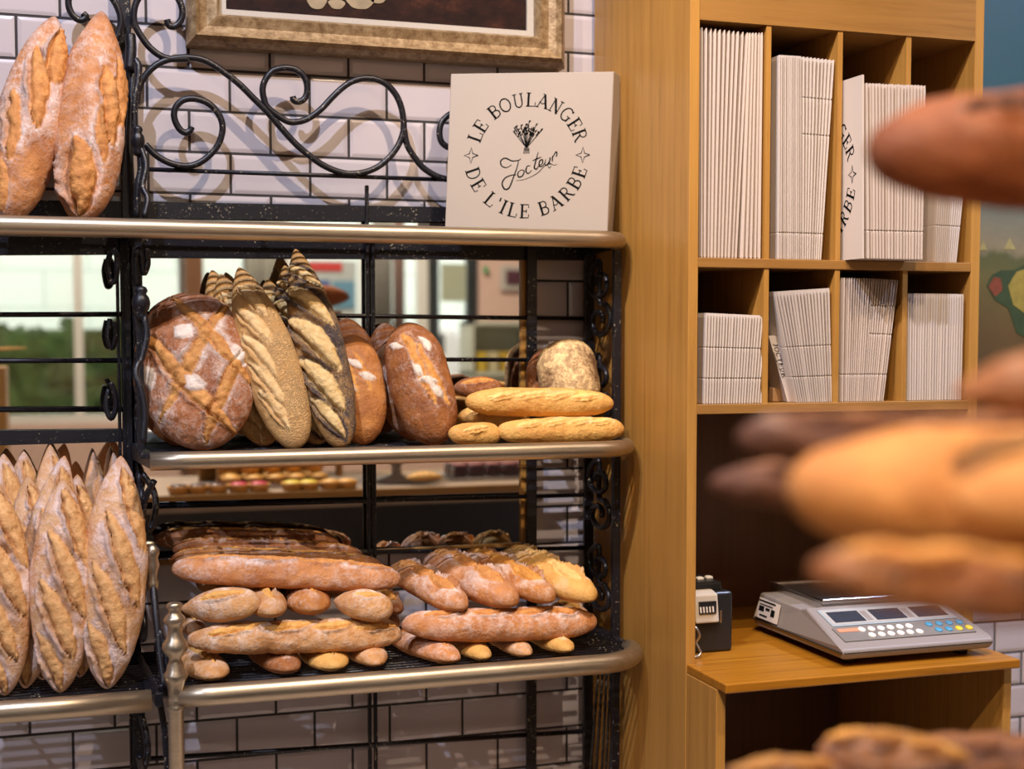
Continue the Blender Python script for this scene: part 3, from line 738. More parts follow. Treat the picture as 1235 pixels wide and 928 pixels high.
# ------------------------------------------------------------------ framed still life
pa, pb = U(226, 50, -.045), U(682.5, 84.5, -.045)
px0, px1, pz0 = float(pa[0]), float(pb[0]), float((pa[2]+pb[2])/2); pz1 = pz0+.62
pic = thing('framed_painting', 'dark still life in a wide weathered gilt frame hung high on the tiles', 'painting', ((px0+px1)/2, -.03, pz0))
m, nt, b = nmat('weathered_gilt'); o_ = coords(nt)
c = ramp(nt, noise(nt, o_, 55, 6, .75), [(.3, (.12, .065, .025)), (.5, (.30, .20, .10)), (.72, (.50, .38, .22))])
L(nt, c, b.inputs['Base Color']); b.inputs['Roughness'].default_value = .42; b.inputs['Metallic'].default_value = .25
bump(nt, b, noise(nt, o_, 180, 3), .3, .002); M_GILT = m
fm = MB()
prof_f = [(0, -.004), (0, -.038), (.008, -.052), (.015, -.060), (.023, -.050), (.036, -.042), (.054, -.048), (.060, -.036), (.060, -.006)]
V = []; F = []; n = len(prof_f)
for ins, dep in prof_f:
    V += [(px0+ins, dep, pz0+ins), (px1-ins, dep, pz0+ins), (px1-ins, dep, pz1-ins), (px0+ins, dep, pz1-ins)]
for i in range(n-1):
    for k in range(4):
        q = (k+1) % 4; F.append((i*4+k, i*4+q, i*4+4+q, i*4+4+k))
fm.add(V, F); wpart(fm, 'picture_frame', M_GILT, pic)
li = .058
lm = MB()
for a in ((px0+li, pz0+li, px1-li, pz0+li+.016), (px0+li, pz1-li-.016, px1-li, pz1-li), (px0+li, pz0+li+.016, px0+li+.016, pz1-li-.016), (px1-li-.016, pz0+li+.016, px1-li, pz1-li-.016)):
    lm.box((a[0], -.020, a[1]), (a[2], -.008, a[3]))
wpart(lm, 'linen_slip', plain('grey_linen', (.48, .44, .38), .8, var=.1, scale=200), pic)
m, nt, b = nmat('brown_oil_paint'); o_ = coords(nt)
c = ramp(nt, noise(nt, mapping(nt, o_, (1, 1, 1.6)), 14, 6, .7), [(.35, (.008, .004, .004)), (.58, (.03, .011, .007)), (.8, (.11, .035, .016))])
L(nt, c, b.inputs['Base Color']); b.inputs['Roughness'].default_value = .7; b.inputs['Specular IOR Level'].default_value = .15; bump(nt, b, noise(nt, o_, 120, 3), .12, .001)
cv = li+.016
wpart(MB().box((px0+cv, -.014, pz0+cv), (px1-cv, -.008, pz1-cv)), 'canvas', m, pic)
M_BULB = plain('painted_bulb', (.30, .235, .14), .5, var=.5, scale=45)
for (u, v, ru, rv) in ((382, 2, 12, 9), (406, 5, 10, 6), (434, 2, 17, 9), (455, -4, 12, 8)):
    c0 = U(u, v, -.0145); k = px2m(c0)
    P = [(c0[0]+k*ru*math.cos(a)*(1+.12*math.sin(3*a)), c0[2]+k*rv*math.sin(a)) for a in np.linspace(0, 2*PI, 22)[:-1]]
    wpart(MB().prism(P, -.0156, -.0142), 'painted_bulb', M_BULB, pic)
# ------------------------------------------------------------------ oak pigeonhole cabinet
YC = -.4709
ZTP, ZS1, ZS0, ZB1, ZB0 = 1.9474, 1.5355, 1.5187, 1.2766, 1.2594
XO, XQ, XI0, XI1 = .811, 1.4133, .8294, 1.394
YK = -.015                              # back
cab = thing('pigeonhole_cabinet', 'tall oak cabinet with eight pigeonholes full of flattened white boxes', 'cabinet', ((XO+XQ)/2, -.24, 0))
wpart(MB().box((XO, YC, .0), (XI0, YK, 2.42)), 'side_panel', M_OAK, cab, bevel=.001)
wpart(MB().box((XI1, YC, .0), (XQ, YK, 2.42)), 'side_panel', M_OAK, cab, bevel=.001)
wpart(MB().box((XI0, YC, ZTP), (XI1, YC+.018, 2.42)), 'fascia_board', M_OAKX, cab)
wpart(MB().box((XI0, YC+.018, ZTP), (XI1, YK, ZTP+.018)), 'top_board', M_OAKX, cab)
wpart(MB().box((XI0, YC, ZS0), (XI1, YK-.012, ZS1)), 'shelf_board', M_OAKX, cab, bevel=.001)
wpart(MB().box((XI0, YC, ZB0), (XI1, YK-.012, ZB1)), 'shelf_board', M_OAKX, cab, bevel=.001)
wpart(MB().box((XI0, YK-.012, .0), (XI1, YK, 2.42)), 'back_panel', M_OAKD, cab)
def xat(u, v): return float(U(u, v, YC)[0])
DV = [((925.5, 931.3, 60), ), ((1011.3, 1017.4, 60), ), ((1094.1, 1100.1, 60), )]
dxs = [(xat(925.3, 32), xat(931.1, 32)), (xat(1011.5, 40), xat(1017.4, 40)), (xat(1094.1, 44), xat(1100.1, 44))]
for a, b_ in dxs:
    wpart(MB().box((a, YC+.002, ZS1), (b_, YK-.012, ZTP)), 'divider', M_OAK, cab); wpart(MB().box((a, YC+.002, ZB1), (b_, YK-.012, ZS0)), 'divider', M_OAK, cab)
# desk top with two side legs in front of the cabinet foot
DZ = .8147
desk = thing('wooden_desk', 'oak work shelf with side legs in front of the cabinet, carrying the scale', 'desk', (1.1, -.35, 0))
dk = MB()
x0, x1, yf = .8120, 1.4013, -.6253
_pl = [(x0, yf), (x1, yf), (x1, YC-.001), (XI1-.0008, YC-.001), (XI1-.0008, YK-.014), (XI0+.0008, YK-.014), (XI0+.0008, YC-.001), (x0, YC-.001)]
dk.add([(*q, DZ-.0165) for q in _pl]+[(*q, DZ) for q in _pl], [tuple(range(7, -1, -1)), tuple(range(8, 16))]+[(i, (i+1) % 8, 8+(i+1) % 8, 8+i) for i in range(8)])
wpart(dk, 'desk_top', M_DESK, desk, bevel=.0025)
wpart(MB().box((.8115, -.592, 0), (.829, YC-.001, DZ-.0166)), 'side_leg', M_OAK, desk, bevel=.0015)
wpart(MB().box((1.392, -.592, 0), (1.409, YC-.001, DZ-.0166)), 'side_leg', M_OAK, desk, bevel=.0015)
wpart(MB().box((.829, YC-.012, 0), (1.392, YC-.001, .30)), 'inner_panel', M_BLACKP, desk)  # black colour carries the deep shade under the desk
# ------------------------------------------------------------------ flattened boxes, one by one
def flatbox(name, label, pb, pt, depth, th, group, mat, crease=(), notch=True):
    """a folded carton: pb, pt are the bottom and top of its front edge; runs back along +y"""
    pb = np.array(pb); pt = np.array(pt); h = np.linalg.norm(pt-pb); up = (pt-pb)/h; sd = np.cross(np.array([0, 1., 0]), up); sd /= np.linalg.norm(sd)
    pr = [(-th/2, depth), (-th/2, .007), (-th*.16, .0), (th*.16, .0), (th/2, .007), (th/2, depth)]    # plan of the folded sheet
    zs = [0., .006*h]
    for c_ in crease: zs += [c_*h-.0022, c_*h, c_*h+.0022]
    zs += [h-.008, h]
    V = []; F = []
    for z in zs:
        inset = .0022 if any(abs(z-c_*h) < 1e-6 for c_ in crease) else 0.
        sq = .35 if z == h else .75 if z == 0 else 1.
        for (a, d_) in pr: V.append(tuple(sd*a*sq*(1 if not inset else .8)+np.array([0, 1, 0])*(d_+(inset if d_ < .008 else 0))+up*z))
    n = len(pr)
    for i in range(len(zs)-1):
        for k in range(n): F.append((i*n+k, i*n+(k+1) % n, (i+1)*n+(k+1) % n, (i+1)*n+k))
    F.append(tuple(range(n-1, -1, -1))); F.append(tuple((len(zs)-1)*n+k for k in range(n)))
    me = bpy.data.meshes.new(name); me.from_pydata([tuple(map(float, v)) for v in V], [], F); me.materials.append(mat); me.update();
    o2 = bpy.data.objects.new(name, me); C.objects.link(o2); o2.location = tuple(map(float, pb)); tag(o2, label, 'box', group)
    return o2
def stack(n, ub, ut, zbase, vt, label, group, mat, yf=YC+.006, depth=.27, crease=(), jit=.0):
    """n boxes: front bottoms spread ub[0]..ub[1], tops ut[0]..ut[1] (columns in the photo), top edge height vt[0]..vt[1]"""
    rg = random.Random(int(ub[0])); out = []
    for i in range(n):
        f = i/(n-1) if n > 1 else 0
        y = yf+rg.uniform(0, .003)
        b_ = UZh(ub[0]+(ub[1]-ub[0])*f, y, zbase+.0006); t_ = U(ut[0]+(ut[1]-ut[0])*f, vt[0]+(vt[1]-vt[0])*f+rg.uniform(-1, 1)*jit, y)
        gapb = (UZh(ub[1], y, zbase)[0]-UZh(ub[0], y, zbase)[0])/max(1, n-1); th = min(.0062, max(.0022, gapb*.74))
        out.append(flatbox('flat_cake_box', label, b_, t_, depth, th, group, mat, crease))
    return out
W1, W2 = M_CARD, M_CARDW
stack(11, (846.5, 888), (847, 902), ZS1, (33, 39), 'tall white flattened box in the top left pigeonhole, in its leaning left batch', 'flattened boxes leaning in the top left pigeonhole', W1, crease=())
stack(5, (896, 916.5), (905, 919.5), ZS1, (39.5, 39), 'tall white flattened box at the right end of the top left pigeonhole', 'flattened boxes at the right end of the top left pigeonhole', W1)
stack(12, (940, 966), (941, 966), ZS1, (66, 67.5), 'white flattened box standing upright at the left of the second top pigeonhole', 'upright boxes in the second top pigeonhole', W2, crease=(.13,))
stack(9, (969, 990), (970, 1006), ZS1, (68, 72), 'white flattened box fanned to the right in the second top pigeonhole', 'fanned boxes in the second top pigeonhole', W2, crease=(.13, .62, .80))
stack(19, (1048, 1112), (1046, 1116), ZS1, (100, 103), 'white flattened box among the middle batch of the third top pigeonhole', 'middle batch of boxes in the third top pigeonhole', W1, yf=YC-.056, depth=.27, crease=(.16,), jit=.3)
stack(12, (1128, 1153), (1134, 1168), ZS1, (168, 172), 'short white flattened box leaning right in the top right pigeonhole', 'boxes in the top right pigeonhole', W2, depth=.22, crease=(.3,))
stack(22, (850, 918), (853, 927), ZB1, (377.5, 381), 'short white flattened box in the bottom left pigeonhole', 'boxes in the bottom left pigeonhole', W2, crease=(.28, .62))
stack(17, (962, 1003), (935, 1000), ZB1, (352, 347.5), 'white flattened box leaning left in the second bottom pigeonhole', 'boxes in the second bottom pigeonhole', W2, crease=(.23, .5))
stack(13, (1014, 1042), (1016, 1052), ZB1, (335, 336), 'white flattened box at the left of the third bottom pigeonhole', 'left batch of boxes in the third bottom pigeonhole', W1, crease=(.22,))
stack(10, (1044, 1065), (1054, 1083), ZB1, (336, 338), 'white flattened box leaning right in the third bottom pigeonhole', 'right batch of boxes in the third bottom pigeonhole', W1, crease=(.22, .55, .78))
stack(15, (1095, 1137), (1096, 1140), ZB1, (354, 354.5), 'plain white flattened box in the bottom right pigeonhole', 'left batch of boxes in the bottom right pigeonhole', W2)
stack(7, (1141, 1159), (1144, 1162), ZB1, (354.5, 355), 'plain white flattened box at the right end of the bottom right pigeonhole', 'right batch of boxes in the bottom right pigeonhole', W2)
# printed box turned sideways, showing half of its ring of words
pbx = thing('printed_cake_box', 'white flattened box showing part of a printed ring, in the third top pigeonhole', 'box', UZh(1041, YC-.05, ZS1))
fb, ft = UZh(1040, YC-.056, ZS1+.0006), U(1040, 90, YC-.056)
gb, gt = UZh(1000, YC+.30, ZS1+.0006), None
gb = np.array([fb[0]-.003, fb[1]+.30, fb[2]]); gt = np.array([ft[0]-.003, ft[1]+.30, ft[2]])
hb_ = .0035
wpart(MB().hexa([gb, fb, fb+np.array([hb_, 0, 0]), gb+np.array([hb_, 0, 0]), gt, ft, ft+np.array([hb_, 0, 0]), gt+np.array([hb_, 0, 0])]), 'folded_carton', M_CARDW, pbx)
put_logo(lambda a, b_, h: (gb*(1-a)+fb*a)*(1-b_)+(gt*(1-a)+ft*a)*b_+np.array([-h, 0, 0]), pbx, cx=.55, cy=.47, r=.30, size=.085)
# leaning box with its maker's name on the narrow side, and a brown flap at its foot
jx = thing('named_box', 'white box side lettered in black, tucked at the left of the second bottom pigeonhole', 'box', UZh(950, YC+.03, ZB1))
j0, j1 = UZh(957, YC+.03, ZB1+.001), U(934, 405, YC+.03)
jl, jr = np.array([-.012, 0, 0]), np.array([.006, 0, 0]); jd = np.array([0, .12, 0])
wpart(MB().hexa([j0+jl, j0+jr, j0+jr+jd, j0+jl+jd, j1+jl, j1+jr, j1+jr+jd, j1+jl+jd]), 'folded_carton', M_CARDW, jx)
ik = Ink(lambda a, b_, h: (j0+jl)*(1-b_)+(j1+jl)*b_+(jr-jl)*a+np.array([0, -h, 0]), .0005)
ik2 = Ink(lambda x, y, h: (j0+jl)*(1-y/.10)+(j1+jl)*(y/.10)+(jr-jl)*(x/.018)+np.array([0, -h, 0]), .0005)
ik2.line('JOCTEUR', (.0045, .088), -PI/2, .0085, .1)
for q in range(3): ik2.poly([(.001+.001*q, .075-.012*q), (.001+.001*q, .060-.012*q)], .0008)
wpart(ik2, 'side_lettering', M_INK, jx)
kf = thing('kraft_flap_box', 'brown card box end lying low at the left of the second bottom pigeonhole', 'box', UZh(938, YC+.06, ZB1))
a, b_ = UZh(932, YC+.05, ZB1+.0006), UZh(945, YC+.05, ZB1+.0006)
wpart(MB().hexa([a, b_, b_+np.array([0, .10, 0]), a+np.array([0, .10, 0]), a+np.array([0, 0, .026]), b_+np.array([-.004, 0, .022]), b_+np.array([-.004, .10, .022]), a+np.array([0, .10, .026])]), 'carton', M_KRAFT, kf, bevel=.001)
# ------------------------------------------------------------------ painted landscape panel right of the cabinet
mx0, mx1, mz0, mz1 = 1.50, 2.55, 1.16, 2.5
mu = thing('hanging_painting', 'large unframed landscape painting with a teal sky over a brown field, right of the cabinet', 'painting', ((mx0+mx1)/2, -.02, mz0))
m, nt, b = nmat('landscape_paint'); o_ = coords(nt)
sp = N(nt, 'ShaderNodeSeparateXYZ'); L(nt, o_, sp.inputs[0])
zz_ = math_(nt, 'ADD', sp.outputs['Z'], math_(nt, 'MULTIPLY', noise(nt, o_, 9, 5), .10))
mr = N(nt, 'ShaderNodeMapRange'); L(nt, zz_, mr.inputs[0]); mr.inputs[1].default_value = 0; mr.inputs[2].default_value = mz1-mz0
HZ = (1.60-mz0+.05)/(mz1-mz0)
c = ramp(nt, mr.outputs[0], [(0, (.06, .032, .012)), (HZ-.14, (.13, .075, .02)), (HZ-.05, (.14, .12, .03)), (HZ-.012, (.09, .10, .03)), (HZ, (.27, .22, .12)), (HZ+.08, (.14, .17, .13)), (HZ+.18, (.014, .075, .085)), (1, (.004, .030, .048))])
c = mixc(nt, math_(nt, 'MULTIPLY', noise(nt, o_, 40, 5, .7), .35), c, (.05, .05, .03))
L(nt, c, b.inputs['Base Color']); b.inputs['Roughness'].default_value = .6
wpart(MB().box((mx0, -.024, mz0), (mx1, -.004, mz1)), 'canvas', m, mu)
def daub(name, pts, col, lay=1):
    P = [(float(U(u, v, -.025)[0]), float(U(u, v, -.025)[2])) for u, v in pts]
    wpart(MB().prism(P, -.0242-.0006*lay, -.0238), name, plain('paint_'+name+str(len(MATS)), col, .6, var=.45, scale=60), mu)
daub('painted_haystack', [(1181, 302), (1186, 290), (1191, 302)], (.30, .25, .09)); daub('painted_haystack', [(1211, 301), (1218, 287), (1225, 301)], (.32, .27, .10))
daub('painted_bush', [(1190, 345), (1196, 332), (1208, 326), (1222, 326), (1240, 318), (1262, 330), (1262, 420), (1226, 402), (1216, 372), (1200, 362)], (.035, .06, .02))
daub('painted_bush', [(1216, 345), (1226, 328), (1262, 316), (1262, 376), (1236, 378), (1222, 368)], (.30, .23, .04), 2)
daub('painted_bush', [(1192, 346), (1199, 334), (1207, 336), (1209, 350), (1200, 358)], (.20, .05, .02), 2)
# ------------------------------------------------------------------ counter scale on the desk
sx0, sx1, sy0, sy1 = 1.056, 1.372, -.588, -.255
M_SC = plain('scale_grey_plastic', (.235, .205, .19), .42, var=.04, scale=5); M_LCD = plain('lcd_dark', (.035, .04, .055), .2)
M_STEEL = plain('brushed_steel', (.62, .60, .57), .28, 1.0, scale=40); M_KEYP = plain('keypad_grey', (.16, .145, .13), .5)
M_BLK = plain('black_plastic', (.014, .014, .015), .35); M_KW = plain('key_white', (.72, .70, .66), .5); M_KB = plain('key_blue', (.05, .24, .40), .5); M_KY = plain('key_yellow', (.70, .52, .03), .5)
scale = thing('counter_scale', 'grey electronic shop scale with three displays and round keys on the oak desk', 'scale', ((sx0+sx1)/2, (sy0+sy1)/2, DZ))
zf = DZ+.012; W_, D_ = sx1-sx0, sy1-sy0
def prof_side(t): return t
sec = [(sy0, zf+.012), (sy0+.004, zf+.002), (sy1-.01, zf), (sy1, zf+.010), (sy1-.012, zf+.066), (sy0+.165, zf+.062), (sy0+.145, zf+.067), (sy0+.012, zf+.024), (sy0, zf+.020)]
m_ = MB(); n = len(sec)
ins = [0, .006, .006, 0, .012, .012, .012, .004, 0]
m_.add([(sx0+i_, y, z) for (y, z), i_ in zip(sec, ins)]+[(sx1-i_, y, z) for (y, z), i_ in zip(sec, ins)], [tuple(range(n-1, -1, -1)), tuple(range(n, 2*n))]+[(i, (i+1) % n, n+(i+1) % n, n+i) for i in range(n)])
wpart(m_, 'housing', M_SC, scale, bevel=.004, seg=3)
sm = MB()
sm.box((sx0-.0006, sy0+.004, zf+.0135), (sx0+.004, sy1-.004, zf+.0146)).box((sx0+.004, sy0-.0006, zf+.0135), (sx1-.004, sy0+.004, zf+.0146)).box((sx1-.004, sy0+.004, zf+.0135), (sx1+.0006, sy1-.004, zf+.0146))
wpart(sm, 'seam', M_BLK, scale)
a_, b_ = np.array([0, sy0+.012, zf+.024]), np.array([0, sy0+.145, zf+.067]); dn = np.array([0, -(b_-a_)[2], (b_-a_)[1]]); dn /= np.linalg.norm(dn)
def slope(fx, fy, h=0.): return np.array([sx0+.012+(W_-.024)*fx, 0, 0])+a_+(b_-a_)*fy+dn*h
def plate(x0_, x1_, y0_, y1_, h0, h1): return MB().hexa([slope(x0_, y0_, h0), slope(x1_, y0_, h0), slope(x1_, y1_, h0), slope(x0_, y1_, h0), slope(x0_, y0_, h1), slope(x1_, y0_, h1), slope(x1_, y1_, h1), slope(x0_, y1_, h1)])
wpart(plate(.05, .95, .47, .90, 0, .0022), 'display_bezel', plain('bezel_blue_grey', (.30, .36, .40), .4), scale)
wpart(plate(.06, .94, .50, .88, .0015, .0026), 'display_panel', plain('panel_grey', (.36, .35, .33), .4), scale)
for i in range(3): wpart(plate(.09+.30*i, .31+.30*i, .55, .82, .002, .0034), 'display', M_LCD, scale)
for i in range(2): wpart(plate(.325+.30*i, .365+.30*i, .56, .80, .002, .003), 'display_mark', M_SC, scale)
wpart(plate(.03, .97, .09, .43, 0, .0022), 'keypad', M_KEYP, scale)
wpart(plate(.05, .20, .31, .39, .002, .003), 'capacity_label', plain('label_orange', (.55, .22, .12), .5), scale)
def key(fx, fy, mat, w=.028):
    c_ = slope(fx, fy, .0018); P = []
    e1 = np.array([1., 0, 0]); e2 = (b_-a_)/np.linalg.norm(b_-a_)
    k_ = MB(); V = []
    for h, s_ in ((0, 1), (.0022, 1), (.003, .8)):
        for q in range(14):
            an = 2*PI*q/14; V.append(c_+e1*math.cos(an)*.0068*s_+e2*math.sin(an)*.0075*s_+dn*h)
    F = [(r*14+q, r*14+(q+1) % 14, r*14+14+(q+1) % 14, r*14+14+q) for r in range(2) for q in range(14)]+[tuple(28+q for q in range(14))]
    return wpart(k_.add(V, F), 'key', mat, scale, True)
for r in range(2):
    for i in range(6): key(.215+.068*i+(.03 if r == 0 else 0), .19+.15*r, M_KW)
for i in range(4): key(.70+.075*i, .345, M_KB)
for i, mt in enumerate((M_KB, M_KB, M_KY, M_KY)): key(.725+.075*i, .195, mt)
tz = zf+.076
wpart(MB().box((sx0+.075, sy0+.172, zf+.060), (sx1-.055, sy1-.03, tz-.004)), 'pan_support', M_BLK, scale)
qa, qb = sx0+.050, sx1-.025
tr = MB().box((qa, sy0+.150, tz-.004), (qb, sy1+.012, tz))
tr.tube([(qa, sy0+.150, tz), (qb, sy0+.150, tz), (qb, sy1+.012, tz), (qa, sy1+.012, tz)], .006, 10, closed=True)
tr.box((qa-.003, sy0+.147, tz-.014), (qb+.003, sy0+.151, tz-.001)).box((qa-.003, sy0+.151, tz-.014), (qa+.001, sy1+.012, tz-.001)).box((qb-.001, sy0+.151, tz-.014), (qb+.003, sy1+.012, tz-.001))
wpart(tr, 'weighing_pan', M_STEEL, scale, bevel=.0015)
for x in (sx0+.04, sx1-.04):
    for y in (sy0+.045, sy1-.05): wpart(MB().lathe([(.012, 0), (.014, .002), (.013, .013)], (x, y, DZ), 14), 'foot', M_BLK, scale, True)
stk = MB().hexa([(sx0+.0035, sy1-.10, zf+.020), (sx0+.0035, sy1-.012, zf+.020), (sx0+.005, sy1-.012, zf+.020), (sx0+.005, sy1-.10, zf+.020), (sx0+.0108, sy1-.10, zf+.056), (sx0+.0108, sy1-.02, zf+.058), (sx0+.0125, sy1-.02, zf+.058), (sx0+.0125, sy1-.10, zf+.056)])
stk.v = [(x-.0042, y, z) for x, y, z in stk.v]
st_o = wpart(stk, 'rating_sticker', M_CARDW, scale)
tx = MB()
for (ya, yb, za, zb_) in ((.020, .085, .052, .055), (.025, .075, .046, .048), (.072, .086, .030, .043), (.050, .066, .038, .043), (.024, .044, .034, .044), (.03, .06, .025, .028)):
    f0, f1 = (za-.020)/.037, (zb_-.020)/.037
    xa = sx0-.0014+.0075*f0; xb = sx0-.0014+.0075*f1
    tx.hexa([(xa, sy1-ya, zf+za), (xa, sy1-yb, zf+za), (xa+.002, sy1-yb, zf+za), (xa+.002, sy1-ya, zf+za), (xb, sy1-ya, zf+zb_), (xb, sy1-yb, zf+zb_), (xb+.002, sy1-yb, zf+zb_), (xb+.002, sy1-ya, zf+zb_)])
wpart(tx, 'sticker_print', M_INK, st_o)
# ------------------------------------------------------------------ black counting device beside it
dx0, dx1, dy0, dy1 = .848, .937, -.405, -.30
dev = thing('numbering_device', 'small black desk device with a beige counter window, tucked behind the cabinet post', 'device', ((dx0+dx1)/2, (dy0+dy1)/2, DZ))
wpart(MB().box((dx0, dy0, DZ), (dx1, dy1, DZ+.112)), 'case', M_BLK, dev, bevel=.006, seg=3)
wpart(MB().box((dx0+.004, dy0+.02, DZ+.108), (dx1-.012, dy1, DZ+.128)), 'top_cover', M_BLK, dev, bevel=.005)
cp_ = wpart(MB().hexa([(dx0+.008, dy0-.012, DZ+.058), (dx0+.056, dy0-.012, DZ+.058), (dx0+.056, dy0+.004, DZ+.058), (dx0+.008, dy0+.004, DZ+.058), (dx0+.006, dy0-.006, DZ+.110), (dx0+.055, dy0-.006, DZ+.110), (dx0+.055, dy0+.02, DZ+.116), (dx0+.006, dy0+.02, DZ+.116)]), 'counter_panel', plain('beige_plastic', (.50, .44, .36), .45), dev, bevel=.003)
wpart(MB().box((dx0+.015, dy0-.0125, DZ+.076), (dx0+.049, dy0-.004, DZ+.098)), 'counter_window', M_BLK, cp_)
dg = MB()
for i in range(5): dg.hexa([(dx0+.0165+.0062*i, dy0-.0132, DZ+.078), (dx0+.0195+.0062*i, dy0-.0132, DZ+.078), (dx0+.0195+.0062*i, dy0-.012, DZ+.078), (dx0+.0165+.0062*i, dy0-.012, DZ+.078), (dx0+.0152+.0062*i, dy0-.0132, DZ+.089), (dx0+.0182+.0062*i, dy0-.0132, DZ+.089), (dx0+.0182+.0062*i, dy0-.012, DZ+.089), (dx0+.0152+.0062*i, dy0-.012, DZ+.089)])
wpart(dg, 'counter_digits', M_KW, cp_)
for i, (x, y) in enumerate(((.02, .045), (.045, .05), (.066, .055))): wpart(MB().box((dx0+x-.007, dy0+y-.007, DZ+.126), (dx0+x+.007, dy0+y+.007, DZ+.133)), 'button', M_KW, dev, bevel=.003)
wpart(MB().box((dx0+.062, dy0-.001, DZ+.055), (dx0+.066, dy0+.004, DZ+.078)), 'side_latch', M_STEEL, dev)
cbl = thing('steel_strap', 'looped pale metal strap hanging beside the black device', 'strap', (.838, -.43, DZ))
P = smooth_path([(0.844, -.425, DZ+.058), (0.852, -.43, DZ+.052), (0.856, -.432, DZ+.040), (0.851, -.43, DZ+.028), (0.854, -.434, DZ+.018), (0.857, -.436, DZ+.010), (0.852, -.438, DZ+.004), (0.844, -.438, DZ+.003)], 6)
wpart(MB().tube(P, .0026, 8), 'strap_loop', M_STEEL, cbl, True)
# ------------------------------------------------------------------ bread
BM_RUST = bread_mat('floured_rustic_crust', (0.40, 0.137, 0.040), (0.74, 0.32, 0.10), (0.475, 0.178, 0.045), (0.750, 0.356, 0.110), (.80, .66, .60), .66)
BM_BAT = bread_mat('batard_crust', (.58, .26, .105), (.82, .50, .24), (.58, .27, .088), (.84, .49, .20), (.92, .77, .75), .58)
BM_MICHE = bread_mat('miche_crust', (0.345, 0.110, 0.027), (0.667, 0.275, 0.063), (0.483, 0.182, 0.032), (0.759, 0.374, 0.081), (.78, .64, .54), .62)
BM_ROUND = bread_mat('round_loaf_crust', (.27, .082, .026), (.50, .19, .062), (.44, .165, .038), (.68, .34, .095), (.80, .67, .57), .62)
BM_SES = bread_mat('sesame_crust', (0.550, 0.284, 0.085), (0.748, 0.452, 0.170), (0.660, 0.399, 0.145), (0.836, 0.609, 0.306), (.7, .55, .4), .4, (.66, .42, .19), 430, .25)
BM_POP = bread_mat('poppy_crust', (.52, .27, .075), (.66, .40, .14), (.62, .40, .14), (.78, .58, .28), (.7, .55, .4), .3, (.045, .042, .055), 520, .8)
BM_DARK = bread_mat('dark_crust', (0.187, 0.053, 0.015), (0.462, 0.173, 0.043), (0.484, 0.189, 0.043), (0.704, 0.347, 0.085), (.74, .58, .48), .55)
BM_GOLD = bread_mat('golden_crust', (.66, .31, .075), (.85, .52, .15), (.74, .40, .12), (.88, .60, .23), (.84, .70, .54), .4)
BM_PALE = bread_mat('pale_floured_crust', (0.483, 0.209, 0.068), (0.736, 0.385, 0.135), (0.621, 0.286, 0.068), (0.850, 0.506, 0.153), (.80, .66, .55), .66)
BM_CREAM = bread_mat('cream_base_crust', (.07, .022, .010), (.16, .06, .02), (.5, .3, .1), (.72, .50, .21), (.78, .56, .28), .75)
def up3(w=.020, flip=1):                # long slashes as on the tall pointed loaves
    return [(-.90, .0, -.15, .85*flip, w, .03), (-.52, -.42*flip, .30, .72*flip, w*1.08, .03), (-.08, -.72*flip, .70, .42*flip, w*1.0, .03), (.42, -.72*flip, .98, .05*flip, w*.8, .03)]
BM_BURNT = bread_mat('burnt_crust', (.05, .016, .009), (.17, .06, .022), (.14, .05, .02), (.3, .13, .05), (.5, .38, .3), .3)
BM_SCORCH = bread_mat('scorched_top_crust', (.20, .05, .011), (.34, .10, .022), (.03, .010, .006), (.09, .03, .012), (.6, .42, .3), .4)
BM_GOLDF = bread_mat('orange_crust', (.50, .185, .045), (.72, .33, .09), (.60, .26, .06), (.78, .42, .13), (.8, .65, .5), .4)
# --- top shelf
bread('rustic_loaf', 'tall pointed floured loaf at the left edge of the top shelf', U(66, 20, -.10), U(8, 268, -.19), 78, .8, mat=BM_RUST, shA=(1.9, .72), shB=(3., .5), seed=11, flour=1., roll=-.1,
      scores=[(-.88, .30, -.28, .50, .020, .03), (-.62, -.30, .18, .30, .019, .04), (-.15, -.62, .52, -.25, .015, .03), (.5, -.5, .95, -.2, .012)], nL=130, nC=110, toast=.5)
bread('rustic_loaf', 'tall pointed floured loaf beside the black iron post on the top shelf', U(123, 12, -.10), U(97, 268, -.20), 80, .8, mat=BM_RUST, shA=(1.9, .70), shB=(3., .5), seed=23, flour=1., roll=.1,
      scores=[(-.55, .62, .12, .88, .016, .03), (-.42, .18, .32, .62, .018, .03), (-.02, .12, .50, .42, .011, .02), (.30, -.45, .96, -.1, .030, .05)], nL=130, nC=110, toast=.5)
# --- left low shelf: upright pointed loaves
gB = 'upright pointed loaves on the left shelf'
def bat(label, tip, base, w, seed, y0, y1, roll=0., flip=1, ww=.018, hi=True, **k):
    return bread('pointed_loaf', label, U(tip[0], tip[1], y0), U(base[0], base[1], y1), w, .66, mat=BM_BAT, shA=(1.75, .72), shB=(2.2, .62), seed=seed, flour=.95, roll=roll,
                 scores=up3(ww, flip), nL=120 if hi else 60, nC=100 if hi else 48, toast=.5, group=None, lump=.025, **k)
bat('foremost pointed loaf in the middle of the left shelf, standing upright', (76, 584), (73, 843), 74, 31, -.25, -.30)
bat('plump pointed loaf at the right end of the left shelf, beside the iron bracket', (146, 556), (129, 838), 80, 37, -.24, -.30, .15)
bat('pointed loaf cut off by the left edge of the photo on the left shelf', (-8, 575), (6, 838), 76, 41, -.24, -.29)
bat('pointed loaf half hidden behind the foremost one on the left shelf', (78, 555), (30, 836), 66, 43, -.16, -.25, -.2)
bat('pointed loaf standing between the left edge loaf and the foremost one', (33, 553), (52, 800), 66, 47, -.13, -.20)
bat('pointed loaf behind the foremost one, right of its tip', (93, 555), (96, 800), 62, 53, -.15, -.20, .2)
